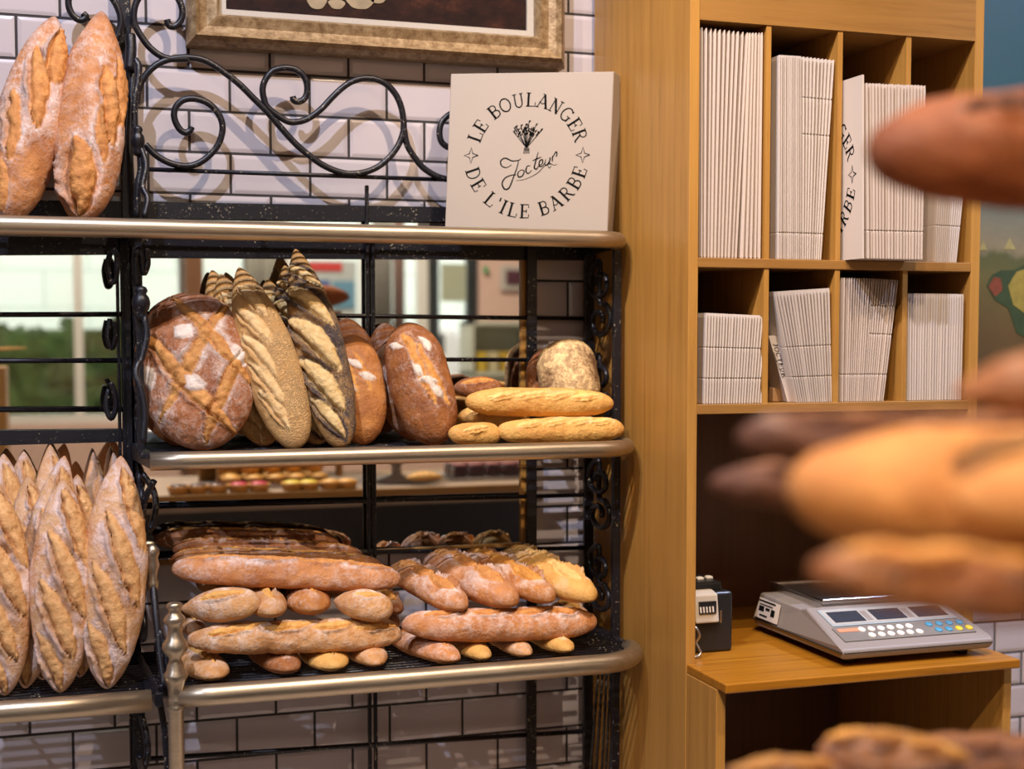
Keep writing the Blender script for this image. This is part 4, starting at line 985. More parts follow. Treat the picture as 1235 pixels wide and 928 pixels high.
bat('dark tipped loaf in the back row, between the two leftmost tips', (57, 537), (62, 770), 60, 59, -.07, -.12, .6, hi=False)
bat('loaf tip in the back row at the far left of the left shelf', (8, 547), (12, 780), 62, 61, -.07, -.12, hi=False)
bat('dark brown loaf tip in the back row behind the plump right loaf', (116, 545), (112, 770), 58, 67, -.06, -.10, 1.2, hi=False)
bat('second dark loaf tip in the back row next to the iron bracket', (133, 546), (138, 770), 58, 71, -.09, -.14, 1.3, hi=False)
bat('small loaf tip at the back of the left shelf, left of the dark tipped one', (29, 545), (32, 760), 54, 73, -.045, -.075, hi=False)
# --- middle shelf
grid_sc = [(-.97, -.25, .40, 1.0, .0125, .02), (-.62, -.85, .96, .62, .0150, -.03), (-.80, .80, .62, -.82, .0130, .03), (-.12, 1.0, .97, -.05, .0125, -.02)]
bread('round_loaf', 'big round country loaf with crossed cuts and floury squares on the middle shelf', U(222, 355, -.105), U(253, 541, -.225), 131, .52, mat=BM_ROUND, shA=(2.4, .5), shB=(2.4, .5), seed=81, flour=.8, roll=-.12,
      scores=grid_sc, patches=[(-.40, -.05, .022, .017, .9, .004), (.26, -.02, .021, .017, .8, .004), (-.02, .86, .026, .013, .3, .003), (.05, -.80, .026, .016, .1, .003)], nL=150, nC=140, toast=.35, lump=.045)
bread('round_loaf', 'dark round loaf leaning behind the big floury round loaf', U(221, 338, -.06), U(214, 522, -.10), 112, .42, mat=BM_DARK, seed=83, flour=.5, scores=grid_sc[:3], nL=80, nC=70)
ses = lambda x, y, sc, dm: sstep(-.45, .05, y+.25*x)*(1-.75*sc)
ses_sc = [(-.78, -.25, -.35, .35, .013, .05), (-.55, -.55, -.05, .20, .014, .05), (-.25, -.72, .28, .05, .014, .05), (.05, -.75, .55, -.05, .013, .05), (.35, -.70, .85, -.10, .011, .05)]
def long_(name, label, tip, base, w, y0, y1, mat, seed, seeds, sc, roll=0, hi=True):
    return bread(name, label, U(tip[0], tip[1], y0), U(base[0], base[1], y1), w, .68, mat=mat, shA=(1.7, .70), shB=(2.6, .45), seed=seed, flour=.1, seeds=seeds, scores=sc, roll=roll, nL=150 if hi else 80, nC=110 if hi else 60, toast=.25, lump=.02)
long_('sesame_loaf', 'long sesame seeded loaf standing front right of the big round loaf', (288, 322), (359, 541), 69, -.12, -.25, BM_SES, 91, ses, ses_sc, .1)
long_('sesame_loaf', 'second sesame seeded loaf, close behind the front one', (266, 321), (322, 528), 66, -.075, -.16, BM_SES, 93, ses, ses_sc, .1)
long_('sesame_loaf', 'sesame loaf furthest back, its dark edge showing behind the other two', (252, 326), (300, 500), 60, -.05, -.10, BM_SES, 97, ses, ses_sc, .5, False)
pop = lambda x, y, sc, dm: np.clip((1-sstep(.35, .75, sc))*(.10+.95*np.exp(-(np.maximum(dm, 0)/.42)**2)+.7*sstep(.25, .7, y)*sstep(-.5, .1, x)), 0, 1)
pop_sc = [(-.85, -.55, -.55, .75, .012), (-.62, -.85, -.14, .75, .020, .06), (-.30, -.9, .32, .62, .024, .06), (.12, -.9, .70, .40, .022, .06), (.50, -.75, .94, .15, .014, .05)]
long_('poppy_seed_loaf', 'long poppy seed loaf with grey spiral bands, right of the sesame loaves', (356, 300), (413, 540), 63, -.11, -.25, BM_POP, 101, pop, pop_sc, .05)
long_('poppy_seed_loaf', 'poppy seed loaf whose tip shows behind the front poppy seed loaf', (343, 304), (385, 520), 60, -.07, -.16, BM_POP, 103, pop, pop_sc, .05)
long_('poppy_seed_loaf', 'loaf tip low at the back between the sesame and poppy seed loaves', (320, 336), (352, 500), 52, -.05, -.10, BM_POP, 107, pop, pop_sc, 0, False)
leafp = [(-.35, .05, .020, .008, .9, .003), (.0, -.25, .022, .009, .6, .003), (-.1, .45, .018, .008, 1.2, .003), (.25, .3, .018, .006, .9, .002)]
bread('oval_loaf', 'round orange-brown loaf with pale leaf flakes, right of the poppy seed loaf', U(424, 398, -.095), U(440, 529, -.185), 66, .72, mat=BM_MICHE, shA=(2.4, .5), shB=(2.4, .5), seed=111, flour=.3, patches=leafp[:3], scores=[(-.6, .1, .2, .6, .006), (-.5, -.3, .3, .1, .006)], roll=-.1, toast=.4)
bread('oval_loaf', 'dark loaf leaning at the back between the poppy seed and oval loaves', U(420, 384, -.05), U(428, 510, -.085), 70, .5, mat=BM_DARK, seed=113, flour=.4, nL=70, nC=64)
bread('oval_loaf', 'large oval brown loaf with a chain of pale flakes on the middle shelf', U(488, 391, -.125), U(528, 536, -.245), 77, .85, mat=BM_DARK, shA=(2.6, .5), shB=(2.6, .5), seed=117, flour=.6, patches=[(-.45, .35, .022, .009, .45, .004), (-.05, -.12, .020, .009, .6, .004), (.15, .15, .020, .009, 1.2, .004), (.32, .28, .020, .010, .5, .004), (-.55, -.55, .018, .008, .9, .003)], scores=[(-.75, -.2, .55, .15, .010), (-.5, .1, .6, .6, .008)], roll=.12, nL=120, nC=110, toast=.3)
bread('oval_loaf', 'oval loaf leaning behind the large one with pale flakes', U(476, 384, -.075), U(500, 515, -.13), 66, .6, mat=BM_DARK, seed=119, flour=.9, nL=80, nC=70)
bread('oval_loaf', 'floury loaf at the back, left of the large oval loaf', U(464, 390, -.045), U(478, 510, -.07), 58, .42, mat=BM_DARK, seed=121, flour=.8, nL=70, nC=64)
gs = [(-.75, -.15, -.3, .35, .008), (-.4, -.1, .1, .4, .008), (0., -.1, .45, .4, .008), (.35, -.1, .8, .3, .008)]
bread('golden_baguette', 'golden short baguette lying on top of another at the right of the middle shelf', U(561, 487, -.22), U(740, 489, -.24), 37, .95, roll=.5, mat=BM_GOLD, shA=(4., .45), shB=(3.6, .5), seed=131, flour=.5, scores=gs, nL=140, nC=90, toast=.2)
bread('golden_baguette', 'pale golden baguette lying along the front rail at the right of the middle shelf', U(600, 517, -.265), U(752, 513, -.245), 34, .95, roll=.7, mat=BM_GOLD, shA=(4., .45), shB=(4., .45), seed=137, flour=.6, scores=gs, nL=140, nC=90, toast=.15)
bread('golden_baguette', 'short end of a golden baguette beside the large oval loaf', U(541, 523, -.27), U(604, 521, -.25), 29, .95, roll=.6, mat=BM_GOLD, shA=(3., .5), shB=(3.5, .5), seed=139, flour=.4, scores=[(-.6, -.2, .4, .2, .008)], nL=90, nC=80, toast=.15)
bread('golden_baguette', 'golden baguette lying behind, under the two front golden ones', U(552, 503, -.17), U(640, 501, -.16), 32, .95, roll=.6, mat=BM_GOLD, seed=141, flour=.4, scores=gs, nL=80, nC=70)
bread('small_loaf', 'small brown loaf lying at the back in front of the mirror on the middle shelf', U(546, 470, -.10), U(606, 466, -.11), 29, .9, roll=.8, mat=BM_DARK, seed=143, flour=.4, scores=[(-.7, .0, .7, .1, .008)], nL=80, nC=70)
bread('tin_loaf', 'loaf with a cream floury base and dark shell in the right corner', U(678, 411, -.10), U(692, 500, -.15), 74, .8, mat=BM_CREAM, shA=(3.2, .5), shB=(3.2, .5), seed=147, flour=1.7, nL=110, nC=100, toast=.5)
bread('tin_loaf', 'dark loaf standing behind the cream based one at the back of the middle shelf', U(658, 420, -.055), U(660, 500, -.085), 50, .6, mat=BM_DARK, seed=149, flour=.3, nL=70, nC=64)
# --- low shelf of the right-hand rack, stacked rows
one = [(-.86, -.12, .86, .14, .012)]
def endon(name, label, c, w, h, yf, yb, seed, mat, dx=0., dz=0., shA=(2.6, .5), scores=None, flour=.8, nL=90, nC=76, roll=0., **k):
    a = U(c[0], c[1], yf); kx = px2m(a); b = a+np.array([dx, yb-yf, dz])
    ez = np.array([math.sin(roll), 0, math.cos(roll)])
    return bread(name, label, a, b, w*kx/px2m((a+b)/2), h/w, face=ez, seed=seed, mat=mat, shA=shA, shB=(2.8, .5), scores=scores if scores is not None else [(-.75, -.1, .8, .12, .012)], flour=flour, nL=nL, nC=nC, toast=.35, **k)
endon('small_baguette', 'floury loaf end at the front left of the bottom row, beside the bronze post', (262, 811), 56, 36, -.35, -.13, 151, BM_PALE, -.04)
endon('small_baguette', 'dark speckled loaf end, second from the left in the bottom row', (349, 806), 53, 36, -.34, -.11, 153, BM_DARK, -.02, flour=1.)
endon('small_baguette', 'golden loaf end with a torn top, third from the left in the bottom row', (405, 803), 56, 34, -.34, -.11, 157, BM_GOLD, -.01)
endon('small_baguette', 'smooth brown loaf end, fourth from the left in the bottom row', (455, 798), 46, 34, -.34, -.11, 159, BM_PALE, 0., scores=[])
bread('long_baguette', 'long floury baguette lying across the bottom row on the left of the low shelf', U(226, 775, -.30), U(484, 768, -.27), 44, .95, roll=.75, mat=BM_PALE, shA=(3.6, .45), shB=(4.5, .45), seed=161, flour=1., lump=.05, scores=[(-.85, -.2, -.3, .35, .012), (-.35, -.2, .15, .35, .012), (.1, -.2, .55, .35, .012), (.5, -.2, .95, .3, .012)], nL=160, nC=90, toast=.25)
endon('small_baguette', 'small loaf end poking out behind the bronze finial', (236, 763), 34, 30, -.24, -.06, 163, BM_PALE, 0.)
endon('long_baguette', 'loaf end lying deep at the right behind the long floury baguette', (470, 757), 40, 30, -.20, -.06, 165, BM_PALE, 0.)
bread('small_baguette', 'pointed floury loaf lying askew at the left of the third row', U(220, 737, -.24), U(318, 730, -.31), 46, .9, roll=.8, mat=BM_PALE, shA=(1.6, .8), shB=(3., .5), seed=167, flour=1., scores=[(-.4, -.1, .7, .2, .012)], toast=.3)
endon('small_baguette', 'round loaf end with a white torn tip, second in the third row', (328, 738), 50, 40, -.31, -.10, 171, BM_PALE, .0, flour=1.)
endon('small_baguette', 'brown loaf end with a split crust, third in the third row', (377, 736), 58, 44, -.31, -.09, 173, BM_MICHE, .0)
bread('small_baguette', 'plump floury loaf pointing left, fourth in the third row', U(402, 727, -.26), U(474, 740, -.30), 43, .9, roll=.8, mat=BM_PALE, shA=(1.8, .7), shB=(3., .5), seed=177, flour=1., scores=[(-.3, .0, .6, .3, .010)], toast=.3)
endon('small_baguette', 'small dark loaf end in the gap at the right of the third row', (479, 740), 30, 30, -.22, -.06, 179, BM_DARK, .0)
lsc = [(-.92, .25, -.35, .5, .012, .01), (-.45, .2, .15, .5, .013, .01), (.05, .2, .60, .5, .012, .01), (.5, .15, .95, .45, .012, .01)]
bread('long_baguette', 'long reddish baguette with a floury front, on top of the left stack', U(206, 688, -.22), U(482, 700, -.235), 44, .9, roll=.85, mat=BM_RUST, shA=(4.5, .45), shB=(4.5, .45), seed=181, flour=1., scores=lsc, nL=170, nC=90, toast=.4)
bread('long_baguette', 'long brown baguette just behind the reddish one on the left stack', U(204, 676, -.165), U(462, 686, -.175), 40, .9, roll=1.1, mat=BM_MICHE, shA=(4.5, .45), shB=(4.5, .45), seed=183, flour=.6, scores=lsc, nL=130, nC=76, toast=.4)
bread('long_baguette', 'third long baguette back on the left stack, with a raised crust edge', U(208, 664, -.115), U(440, 674, -.12), 38, .9, roll=1.1, mat=BM_DARK, shA=(4.5, .45), shB=(4.5, .45), seed=187, flour=.8, scores=lsc, nL=110, nC=70, toast=.5)
bread('long_baguette', 'dark long baguette right at the back of the left stack, against the mirror', U(186, 652, -.065), U(410, 656, -.065), 34, .9, roll=1.0, mat=BM_DARK, shA=(4.5, .45), shB=(4.5, .45), seed=189, flour=.5, scores=lsc, nL=110, nC=70, toast=.7)
for i, (u, v, w) in enumerate(((262, 700, 44), (330, 702, 46), (396, 706, 44))):
    endon('small_baguette', ['hidden loaf end under the left of the top baguette', 'hidden loaf end under the middle of the top baguette', 'hidden loaf end under the right of the top baguette'][i], (u, v+10), w, 34, -.17, -.05, 190+i, BM_PALE, nL=50, nC=44)
# right stack
endon('small_baguette', 'floury loaf lying obliquely at the left of the right stack, bottom row', (550, 796), 46, 34, -.35, -.12, 201, BM_RUST, -.06, flour=1.)
endon('small_baguette', 'small orange loaf end, second in the bottom row of the right stack', (586, 793), 39, 27, -.34, -.11, 203, BM_GOLD, -.01, scores=[])
endon('small_baguette', 'small dusty loaf end, third in the bottom row of the right stack', (637, 790), 36, 26, -.34, -.11, 207, BM_PALE, -.01, scores=[])
endon('small_baguette', 'small loaf end at the right of the bottom row, nearest the rail curve', (686, 784), 40, 29, -.34, -.11, 209, BM_GOLD, -.01)
bread('long_baguette', 'long floured baguette lying across the bottom row of the right stack', U(484, 757, -.28), U(719, 752, -.27), 45, .95, roll=.75, mat=BM_RUST, shA=(3.6, .45), shB=(4.2, .45), seed=211, flour=1., scores=[(-.8, .1, -.35, .5, .013), (-.35, .1, .1, .5, .013), (.1, .1, .5, .5, .013), (.45, .1, .85, .4, .013)], nL=160, nC=90, toast=.3, bend=-.006)
endon('small_baguette', 'loaf end showing behind the right tip of the floured baguette', (702, 752), 40, 34, -.20, -.06, 213, BM_PALE)
gR = [(-.72, -.05, -.1, .05, .022), (-.15, -.05, .40, .05, .020), (.35, -.05, .85, .05, .018)]
def row(label, front, back, w, seed, mat, yf, yb, **k):
    return bread('crusty_loaf', label, U(front[0], front[1], yf), U(back[0], back[1], yb), w, .85, face=(.10, -.35, 1), seed=seed, mat=mat, shA=(3.2, .5), shB=(3.2, .5), scores=gR, flour=1., nL=120, nC=90, toast=.3, **k)
row('crusty floured loaf at the left of the upper right stack, pointing down to the right', (562, 736), (478, 688), 48, 221, BM_RUST, -.31, -.08)
row('wide crusty loaf with split golden top, second in the upper right stack', (622, 731), (520, 676), 58, 223, BM_RUST, -.31, -.07)
row('crusty loaf third in the upper right stack, its back striped by shadow', (666, 727), (560, 672), 50, 227, BM_MICHE, -.31, -.07)
row('golden crusty loaf at the right end of the upper right stack', (712, 724), (606, 668), 52, 229, BM_GOLD, -.31, -.07)
NUDGE = {'rustic_loaf': (-0.005, 0.0, 0.0),
         'rustic_loaf.001': (0.005, 0.0, 0.0),
         'pointed_loaf': (-0.001, -0.0029, 0.0),
         'pointed_loaf.001': (0.005, 0.0, 0.0),
         'pointed_loaf.002': (-0.005, -0.0038, 0.0),
         'pointed_loaf.003': (-0.005, -0.0094, 0.0),
         'pointed_loaf.004': (-0.005, 0.0065, 0.0),
         'pointed_loaf.005': (0.005, 0.0, 0.0),
         'pointed_loaf.006': (0.005, 0.0067, 0.0),
         'pointed_loaf.007': (-0.005, -0.0086, 0.0),
         'pointed_loaf.008': (-0.005, 0.0, 0.0),
         'pointed_loaf.009': (0.005, 0.0, 0.0),
         'pointed_loaf.010': (-0.001, 0.0115, 0.0),
         'round_loaf': (-0.005, -0.0029, 0.0),
         'round_loaf.001': (-0.005, 0.0029, 0.0),
         'sesame_loaf': (0.0, -0.0048, 0.0),
         'sesame_loaf.001': (0.005, -0.0106, 0.0),
         'sesame_loaf.002': (0.005, 0.0154, 0.0),
         'poppy_seed_loaf': (0.005, -0.0029, 0.0),
         'poppy_seed_loaf.001': (0.001, -0.0077, 0.0),
         'poppy_seed_loaf.002': (0.005, 0.0106, 0.0),
         'oval_loaf': (0.0029, 0.0, 0.0),
         'oval_loaf.001': (-0.0048, 0.0, 0.0),
         'oval_loaf.002': (0.0, 0.001, 0.0),
         'oval_loaf.003': (0.0048, -0.0038, 0.0),
         'oval_loaf.004': (0.0, 0.0038, 0.0),
         'golden_baguette': (0.0, 0.0, 0.003),
         'golden_baguette.001': (0.0048, 0.0, 0.0),
         'golden_baguette.002': (-0.0048, -0.001, 0.0),
         'tin_loaf': (0.0, -0.0029, 0.0),
         'tin_loaf.001': (0.0, 0.0029, 0.0),
         'long_baguette': (0.0, 0.0, 0.003),
         'small_baguette.005': (-0.005, 0.0, 0.003),
         'small_baguette.006': (-0.0019, -0.026, 0.0016),
         'small_baguette.007': (0.005, 0.0, 0.0),
         'small_baguette.008': (0.0, 0.0, 0.003),
         'small_baguette.009': (0.0, 0.0, 0.003),
         'long_baguette.002': (0.0, -0.0077, 0.003),
         'long_baguette.003': (0.0, -0.0048, 0.0),
         'long_baguette.004': (0.0, 0.0038, 0.0),
         'long_baguette.005': (0.0, 0.0086, 0.0),
         'small_baguette.011': (-0.005, 0.026, 0.0),
         'small_baguette.012': (0.005, 0.0, 0.0),
         'long_baguette.006': (0.0, 0.0, 0.003),
         'crusty_loaf': (-0.005, 0.0, 0.003),
         'crusty_loaf.001': (-0.0038, 0.0, 0.003),
         'crusty_loaf.002': (0.0, 0.0, 0.003),
         'crusty_loaf.003': (0.005, 0.0, 0.0)}
NUDGE['round_loaf'] = (.004, -.003, 0); NUDGE['pointed_loaf.001'] = (-.006, -.004, 0); NUDGE['round_loaf.001'] = (.004, .003, 0); NUDGE['sesame_loaf.002'] = (.005, -.004, 0)
for o in BREADS:
    if o.name in NUDGE: o.location = o.location+Vector(NUDGE[o.name])
zs_ = {'top': ZT+.0095, 'mid': ZM+.0095, 'low': ZW+.0095, 'left': zll+.0095}
for o in BREADS:
    z = o.matrix_world.translation.z
    if o.name.startswith('rustic_loaf'): settle(o, zs_['top'])
    elif o.name.startswith('pointed_loaf'): settle(o, zs_['left'])
    elif o.name.split('.')[0] in ('round_loaf', 'sesame_loaf', 'poppy_seed_loaf', 'oval_loaf', 'tin_loaf'): settle(o, zs_['mid'])
    elif 'bottom row' in o['label'] and not o.name.startswith('long'): settle(o, zs_['low'])
    elif 'front rail' in o['label'] or 'short end' in o['label']: settle(o, zs_['mid'])
# --- blurred breads close to the camera, carried by a stand just outside the right of the frame
def fg(name, label, A, B, za, zb, W, hr, seed, mat, **k):
    return bread(name, label, UD(A[0], A[1], za), UD(B[0], B[1], zb), W, hr, seed=seed, mat=mat, **k)
ks = dict(nL=110, nC=90)
fg('rye_loaf', 'blurred brown loaf with a dark top, jutting in from the upper right', (1047, 190), (1680, 184), .95, 1.0, 158, .95, 301, BM_SCORCH, roll=.9, shA=(5.5, .5), shB=(2.6, .5), flour=.35, scores=[(-.74, .10, .98, .05, .022)], toast=.6, **ks)
fg('dark_baguette', 'blurred dark floury baguette, topmost of the cluster at the right', (888, 530), (1620, 560), .84, .88, 88, .9, 303, BM_BURNT, roll=1.0, shA=(4.5, .42), lump=.06, flour=.6, scores=lsc, toast=.5, **ks)
fg('dark_baguette', 'blurred dark baguette tip under the floury one at the left of the cluster', (855, 585), (1560, 620), .90, .93, 80, .9, 305, BM_BURNT, roll=1.0, shA=(3.6, .45), lump=.06, flour=.25, scores=lsc, toast=.9, **ks)
fg('golden_loaf', 'blurred big orange loaf in the middle of the right-hand cluster', (950, 592), (1620, 622), .76, .79, 188, .85, 307, BM_GOLDF, roll=.5, shA=(3., .5), shB=(2.4, .5), flour=.25, scores=[(-.5, .2, .4, .7, .012)], toast=.15, **ks)
fg('golden_loaf', 'blurred orange loaf at the right edge overlapping the big orange one', (1150, 606), (1700, 610), .69, .70, 185, .8, 309, BM_GOLDF, roll=.8, shA=(2.2, .55), flour=.2, scores=[(-.5, .2, .4, .6, .012)], toast=.15, **ks)
fg('long_loaf', 'blurred reddish floured loaf at the bottom of the right-hand cluster', (975, 690), (1640, 740), .68, .70, 100, .9, 311, BM_DARK, roll=.7, shA=(3.4, .45), lump=.06, flour=.35, scores=lsc, toast=.35, **ks)
fg('rye_loaf', 'blurred dark brown loaf above the cluster at the right edge', (1150, 478), (1660, 430), .72, .75, 125, .9, 313, BM_DARK, roll=.9, flour=.4, scores=[(-.6, .1, .6, .4, .014)], toast=.4, **ks)
def zmin(o):
    n = len(o.data.vertices); co = np.empty(n*3, np.float32); o.data.vertices.foreach_get('co', co); M = np.array(o.matrix_world)
    return float((co.reshape(-1, 3) @ M[2, :3]+M[2, 3]).min())
stz = [zmin(bpy.data.objects['rye_loaf'])-.001, zmin(bpy.data.objects['long_loaf'])-.001]
st = thing('bread_stand', 'wooden counter stand just outside the photo at the right, carrying the nearest loaves', 'stand', UD(1600, 900, .86)*np.array([1, 1, 0]))
sc_ = UD(1600, 500, .86)
ax = np.array([math.cos(YAW), -math.sin(YAW)]); ay = np.array([math.sin(YAW), math.cos(YAW)])
def slab(c, hx, hy, z0, z1):
    P = [(c[0]+ax[0]*sx*hx+ay[0]*sy*hy, c[1]+ax[1]*sx*hx+ay[1]*sy*hy) for sx, sy in ((-1, -1), (1, -1), (1, 1), (-1, 1))]
    return MB().hexa([(*p, z0) for p in P]+[(*p, z1) for p in P])
for z in stz: wpart(slab(sc_, .08, .19, z-.018, z), 'stand_shelf', M_OAKX, st)
CZ = .935
for sx in (-1, 1):
    for sy in (-1, 1):
        c_ = (sc_[0]+ax[0]*.07*sx+ay[0]*.18*sy, sc_[1]+ax[1]*.07*sx+ay[1]*.18*sy)
        wpart(slab(c_, .009, .009, CZ+.001, stz[0]-.018), 'stand_post', M_OAK, st)
# --- the display counter in front of the rack: seen only in the mirror and at the bottom right
M_CT = plain('counter_stone', (.26, .19, .13), .7, var=.3, scale=12)
cx0, cx1, cy0, cy1 = -.75, 1.75, -2.02, -1.42
ctr = thing('display_counter', 'long dark shop counter with a pale wooden edge, seen in the mirror', 'counter', ((cx0+cx1)/2, (cy0+cy1)/2, 0))
wpart(MB().box((cx0, cy0, 0), (cx1, cy1-.03, CZ-.05)), 'counter_body', M_BLACKP, ctr)
wpart(MB().box((cx0, cy0, CZ-.05), (cx1, cy1-.012, CZ)), 'counter_top', M_CT, ctr)
wpart(MB().box((cx0, cy1-.012, CZ-.02), (cx1, cy1, CZ+.002)), 'counter_edge', M_OAKX, ctr)
def RZ(u, z, y):                         # image column in the mirror -> real x for a thing at real depth y
    return float(R(u, 560, 2*MY-y)[0])
M_TART = plain('tart_pastry', (.55, .27, .06), .6, var=.4, scale=40, bumpy=.5); M_FILL = plain('tart_filling', (.62, .33, .07), .4, var=.5, scale=70, bumpy=.6)
M_CHOC = plain('dark_glaze', (.05, .018, .02), .25, var=.4, scale=60); M_RASP = plain('raspberry_red', (.45, .03, .07), .4, var=.3, scale=90); M_LEM = plain('lemon_yellow', (.68, .52, .07), .4)
M_TRAY = plain('silver_tray', (.45, .43, .42), .3, .8)
def tray(label, x, y, w, d):
    t = thing('pastry_tray', label, 'tray', (x, y, CZ))
    wpart(MB().box((x-w/2, y-d/2, CZ+.0005), (x+w/2, y+d/2, CZ+.006)), 'tray_plate', M_TRAY, t, bevel=.002)
    rm = MB(); rm.tube([(x-w/2, y-d/2, CZ+.008), (x+w/2, y-d/2, CZ+.008), (x+w/2, y+d/2, CZ+.008), (x-w/2, y+d/2, CZ+.008)], .004, 6, closed=True)
    wpart(rm, 'tray_rim', M_TRAY, t, True)
def tart(label, group, x, y, z, r, h, m1, m2):
    t = thing('small_tart', label, 'pastry', (x, y, z), 0, group)
    wpart(MB().lathe([(r*.78, 0), (r, h*.9), (r*.98, h), (r*.86, h*.92), (r*.2, h*.9)], (x, y, z), 14), 'pastry_case', m1, t, True)
    wpart(MB().lathe([(r*.86, h*.88), (r*.7, h*1.12), (r*.35, h*1.25), (.0005, h*1.28)], (x, y, z), 14), 'filling', m2, t, True)
xa = RZ(255, CZ, -1.62)
tray('silver tray of golden tarts on the counter, seen in the mirror', RZ(330, CZ, -1.66), -1.66, .34, .22)
rg = random.Random(9)
for i in range(5):
    for j in range(3):
        tart('golden round tart on the silver tray, seen in the mirror under the middle shelf', 'golden tarts on the tray', RZ(330, CZ, -1.66)-.135+.066*i+rg.uniform(-.004, .004), -1.73+.066*j, CZ+.0065, .031, .026, M_TART, M_FILL)
for i in range(4):
    for j in range(2):
        tart('golden round tart stacked in the upper layer on the silver tray', 'upper golden tarts on the tray', RZ(340, CZ, -1.66)-.10+.066*i, -1.70+.066*j, CZ+.042, .031, .026, M_TART, M_FILL)
for i, (u, mm_) in enumerate(((215, M_CHOC), (238, M_CHOC), (262, M_CHOC), (288, M_RASP), (312, M_RASP), (352, M_LEM), (372, M_LEM), (398, M_FILL), (418, M_FILL))):
    lab = {id(M_CHOC): 'dark glazed tart at the front of the counter, seen in the mirror', id(M_RASP): 'red raspberry tart at the front of the counter, seen in the mirror', id(M_LEM): 'yellow lemon tart at the front of the counter, seen in the mirror', id(M_FILL): 'orange tart at the front of the counter, seen in the mirror'}[id(mm_)]
    tart(lab, 'tarts along the counter front: '+mm_.name.replace('_', ' '), RZ(u, CZ, -1.48), -1.48, CZ+.0005, .034, .024, M_TART, mm_)
def stand(label, x, y, h, r):
    t = thing('cake_stand', label, 'cake stand', (x, y, CZ))
    wpart(MB().lathe([(r*.55, .0005), (r*.5, .006), (.018, .02), (.014, h*.6), (.03, h-.012), (r, h-.004), (r, h), (.001, h)], (x, y, CZ), 28), 'stand_dish', plain('pale_stoneware', (.50, .47, .45), .3), t, True)
xs = RZ(478, CZ, -1.66)
stand('pale footed cake stand under a big golden tart, seen in the mirror', xs, -1.66, .075, .135)
bt = thing('large_tart', 'big golden tart on the footed cake stand, seen in the mirror', 'pastry', (xs, -1.66, CZ+.0755))
wpart(MB().lathe([(.115, .0755), (.128, .10), (.126, .104), (.118, .100), (.03, .099)], (xs, -1.66, CZ), 32), 'pastry_case', M_TART, bt, True)
wpart(MB().lathe([(.117, .0985), (.10, .104), (.05, .108), (.001, .109)], (xs, -1.66, CZ), 32), 'filling', plain('custard_top', (.68, .38, .05), .4, var=.35, scale=60), bt, True)
cc = RZ(512, CZ, -1.5)
bread('croissant', 'golden croissant lying on the counter below the cake stand, seen in the mirror', (cc-.06, -1.50, CZ+.024), (cc+.06, -1.50, CZ+.024), 45, .9, face='up', mat=BM_GOLD, shA=(1.8, .7), shB=(1.8, .7), seed=401, flour=0, scores=[(-.7, -1, -.5, 1, .004), (-.35, -1, -.2, 1, .004), (0, -1, .05, 1, .004), (.35, -1, .4, 1, .004)], nL=50, nC=40, cat='pastry')
tray('silver tray of dark glazed cakes on the counter, seen in the mirror', RZ(590, CZ, -1.66), -1.66, .30, .18)
for i in range(5):
    for j in range(2):
        x = RZ(590, CZ, -1.66)-.115+.057*i; y = -1.70+.075*j
        t = thing('glazed_cake', 'small dark glazed cake on the right-hand tray, seen in the mirror', 'pastry', (x, y, CZ+.0065), 0, 'dark glazed cakes on the tray')
        wpart(MB().box((x-.022, y-.03, CZ+.0065), (x+.022, y+.03, CZ+.045)), 'cake_body', M_CHOC, t, bevel=.006)
        wpart(MB().box((x-.02, y-.028, CZ+.045), (x+.02, y+.028, CZ+.052)), 'cake_topping', plain('pink_brown_topping', (.25, .10, .09), .5, var=.4, scale=80) if 'pink_brown_topping' not in MATS else MATS['pink_brown_topping'], t, bevel=.003)
# bottom right: pile of loaves on the counter end
def pile(label, A, B, W, za, zb, mat, seed, **k): fg('heaped_loaf', label, A, B, za, zb, W, .8, seed, mat, roll=.7, flour=.45, scores=lsc, nL=90, nC=76, **k)
pile('blurred floury loaf tip at the bottom edge of the photo, under the desk', (868, 935), (1100, 950), 80, 1.03, 1.06, BM_DARK, 321, toast=.3)
pile('blurred golden topped loaf at the bottom right, left of the heap', (985, 905), (1180, 935), 84, 1.06, 1.02, BM_MICHE, 323, toast=.5)
pile('blurred dark loaf at the bottom right corner of the heap', (1080, 900), (1330, 915), 84, 1.12, 1.08, BM_BURNT, 325, toast=.7)
pile('blurred brown loaf in front at the bottom right corner', (1090, 950), (1330, 955), 80, .97, .95, BM_BURNT, 327, toast=.4)
hz = CZ+.10
crate = thing('bread_crate', 'low wooden crate on the counter under the heap of loaves at the bottom right', 'crate', UD(1060, 1100, 1.04)*np.array([1, 1, 0])+np.array([0, 0, CZ+.0005]))
cc_ = UD(1060, 1000, 1.045)
wpart(slab(cc_, .16, .075, hz-.012, hz), 'crate_top', M_OAKX, crate)
for sy in (-1, 1): wpart(slab((cc_[0]+ay[0]*.07*sy, cc_[1]+ay[1]*.07*sy), .16, .006, CZ+.0005, hz-.012), 'crate_side', M_OAKX, crate)
for o in BREADS:
    if o.name.startswith('heaped_loaf') and o.name != 'heaped_loaf.001': settle(o, hz+.0005)
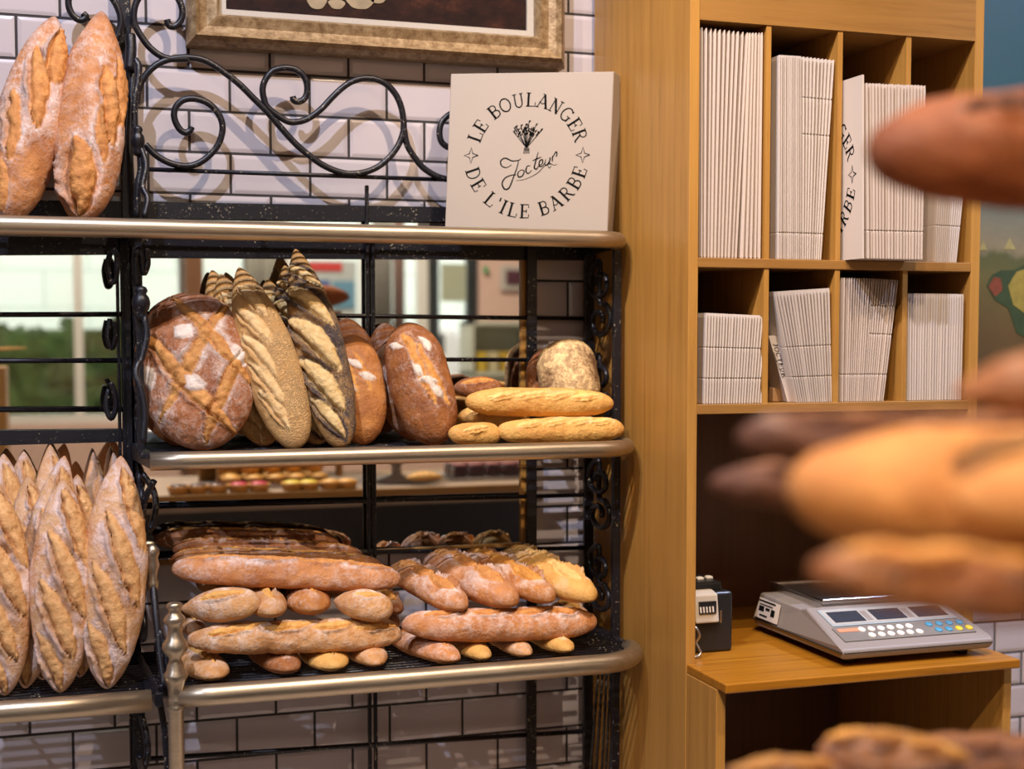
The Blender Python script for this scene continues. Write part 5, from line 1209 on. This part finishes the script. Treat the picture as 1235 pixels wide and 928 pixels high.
# yellow loaf on a low shelf behind the camera, caught in the left mirror
yl = R(0, 420, 2.2)
wpart(MB().box((yl[0]-.32, yl[1]-.14, 0), (yl[0]+.02, yl[1]+.14, yl[2]-.062)), 'plinth_body', M_OAK, thing('display_plinth', 'oak display plinth carrying a yellow loaf, seen in the left mirror', 'plinth', (yl[0]-.15, yl[1], 0)))
bread('yellow_loaf', 'blurred yellow loaf end at the left edge of the left mirror', yl+np.array([-.30, 0, -.02]), yl+np.array([.085, 0, 0]), 75, .9, face='up', mat=BM_GOLD, seed=411, flour=.1, nL=60, nC=50, shB=(2.6, .5))
# ------------------------------------------------------------------ light
def spot(name, loc, aim, power, col, size=100, blend=.6, r=.02):
    l = bpy.data.lights.new(name, 'SPOT'); l.energy = power; l.color = col; l.spot_size = math.radians(size); l.spot_blend = blend; l.shadow_soft_size = r
    o = bpy.data.objects.new(name, l); C.objects.link(o); o.location = loc
    o.rotation_euler = (Vector(aim)-Vector(loc)).to_track_quat('-Z', 'Y').to_euler(); return o
WARM = (1., .77, .56); MIDW = (1., .84, .66); COOL = (.72, .78, 1.)
spot('ceiling_or_fill_spot', (.72, -1.75, 3.6), (.40, -.1, 1.0), 240, WARM)
spot('ceiling_or_fill_spot', (-.55, -1.65, 3.6), (-.15, -.15, .85), 290, COOL)
spot('ceiling_or_fill_spot', (.00, -2.1, 3.55), (1.12, -.5, .85), 178, WARM, 48, 1.)
spot('ceiling_or_fill_spot', (-.9, -1.5, 3.4), (.80, -.25, 1.62), 230, WARM, 26, .9)  # added fill: narrow warm beam brightening the cabinet's left side
spot('ceiling_or_fill_spot', (-1.7, -2.1, 2.7), (-.36, -.2, .84), 115, COOL, 34, .8)  # added fill for the upright loaves on the left shelf, no lamp known there
spot('ceiling_or_fill_spot', (2.5, -1.0, 3.5), (1.95, 0, .8), 380, (.58, .68, 1.), 60)  # added cool fill in place of daylight on the right-hand tiles
spot('ceiling_or_fill_spot', (-.25, -2.85, 3.3), (.35, -1.95, 1.15), 330, WARM, 55)  # added fill brightening the loaves nearest the camera
spot('ceiling_or_fill_spot', (.9, -3.7, 3.6), (.9, -5.0, .9), 420, MIDW, 130)  # added fill: lifts the pink street front and the room's bounce light
w = bpy.data.worlds.new('daylight'); SC.world = w; w.use_nodes = True
bg = w.node_tree.nodes['Background']; bg.inputs['Color'].default_value = (.95, .98, .94, 1); bg.inputs['Strength'].default_value = 3.1
# ------------------------------------------------------------------ camera
cd = bpy.data.cameras.new('camera'); co = bpy.data.objects.new('camera', cd); C.objects.link(co); SC.camera = co
co.location = CAM; co.rotation_euler = (PI/2+PITCH, 0, -YAW)
cd.sensor_width = 36; cd.lens = FPX/1235*36; cd.shift_y = (CY-464)/1235
cd.clip_start = .05; cd.clip_end = 60
cd.dof.use_dof = True; cd.dof.focus_distance = 2.45; cd.dof.aperture_fstop = 2.6
SC.view_settings.view_transform = 'Standard'; SC.view_settings.look = 'None'; SC.view_settings.exposure = -.15; SC.view_settings.gamma = 1; SC.view_settings.use_curve_mapping = False
SC.cycles.use_denoising = True
SC.cycles.max_bounces = 8; SC.cycles.caustics_reflective = False; SC.cycles.caustics_refractive = False
SC.cycles.sample_clamp_indirect = 6
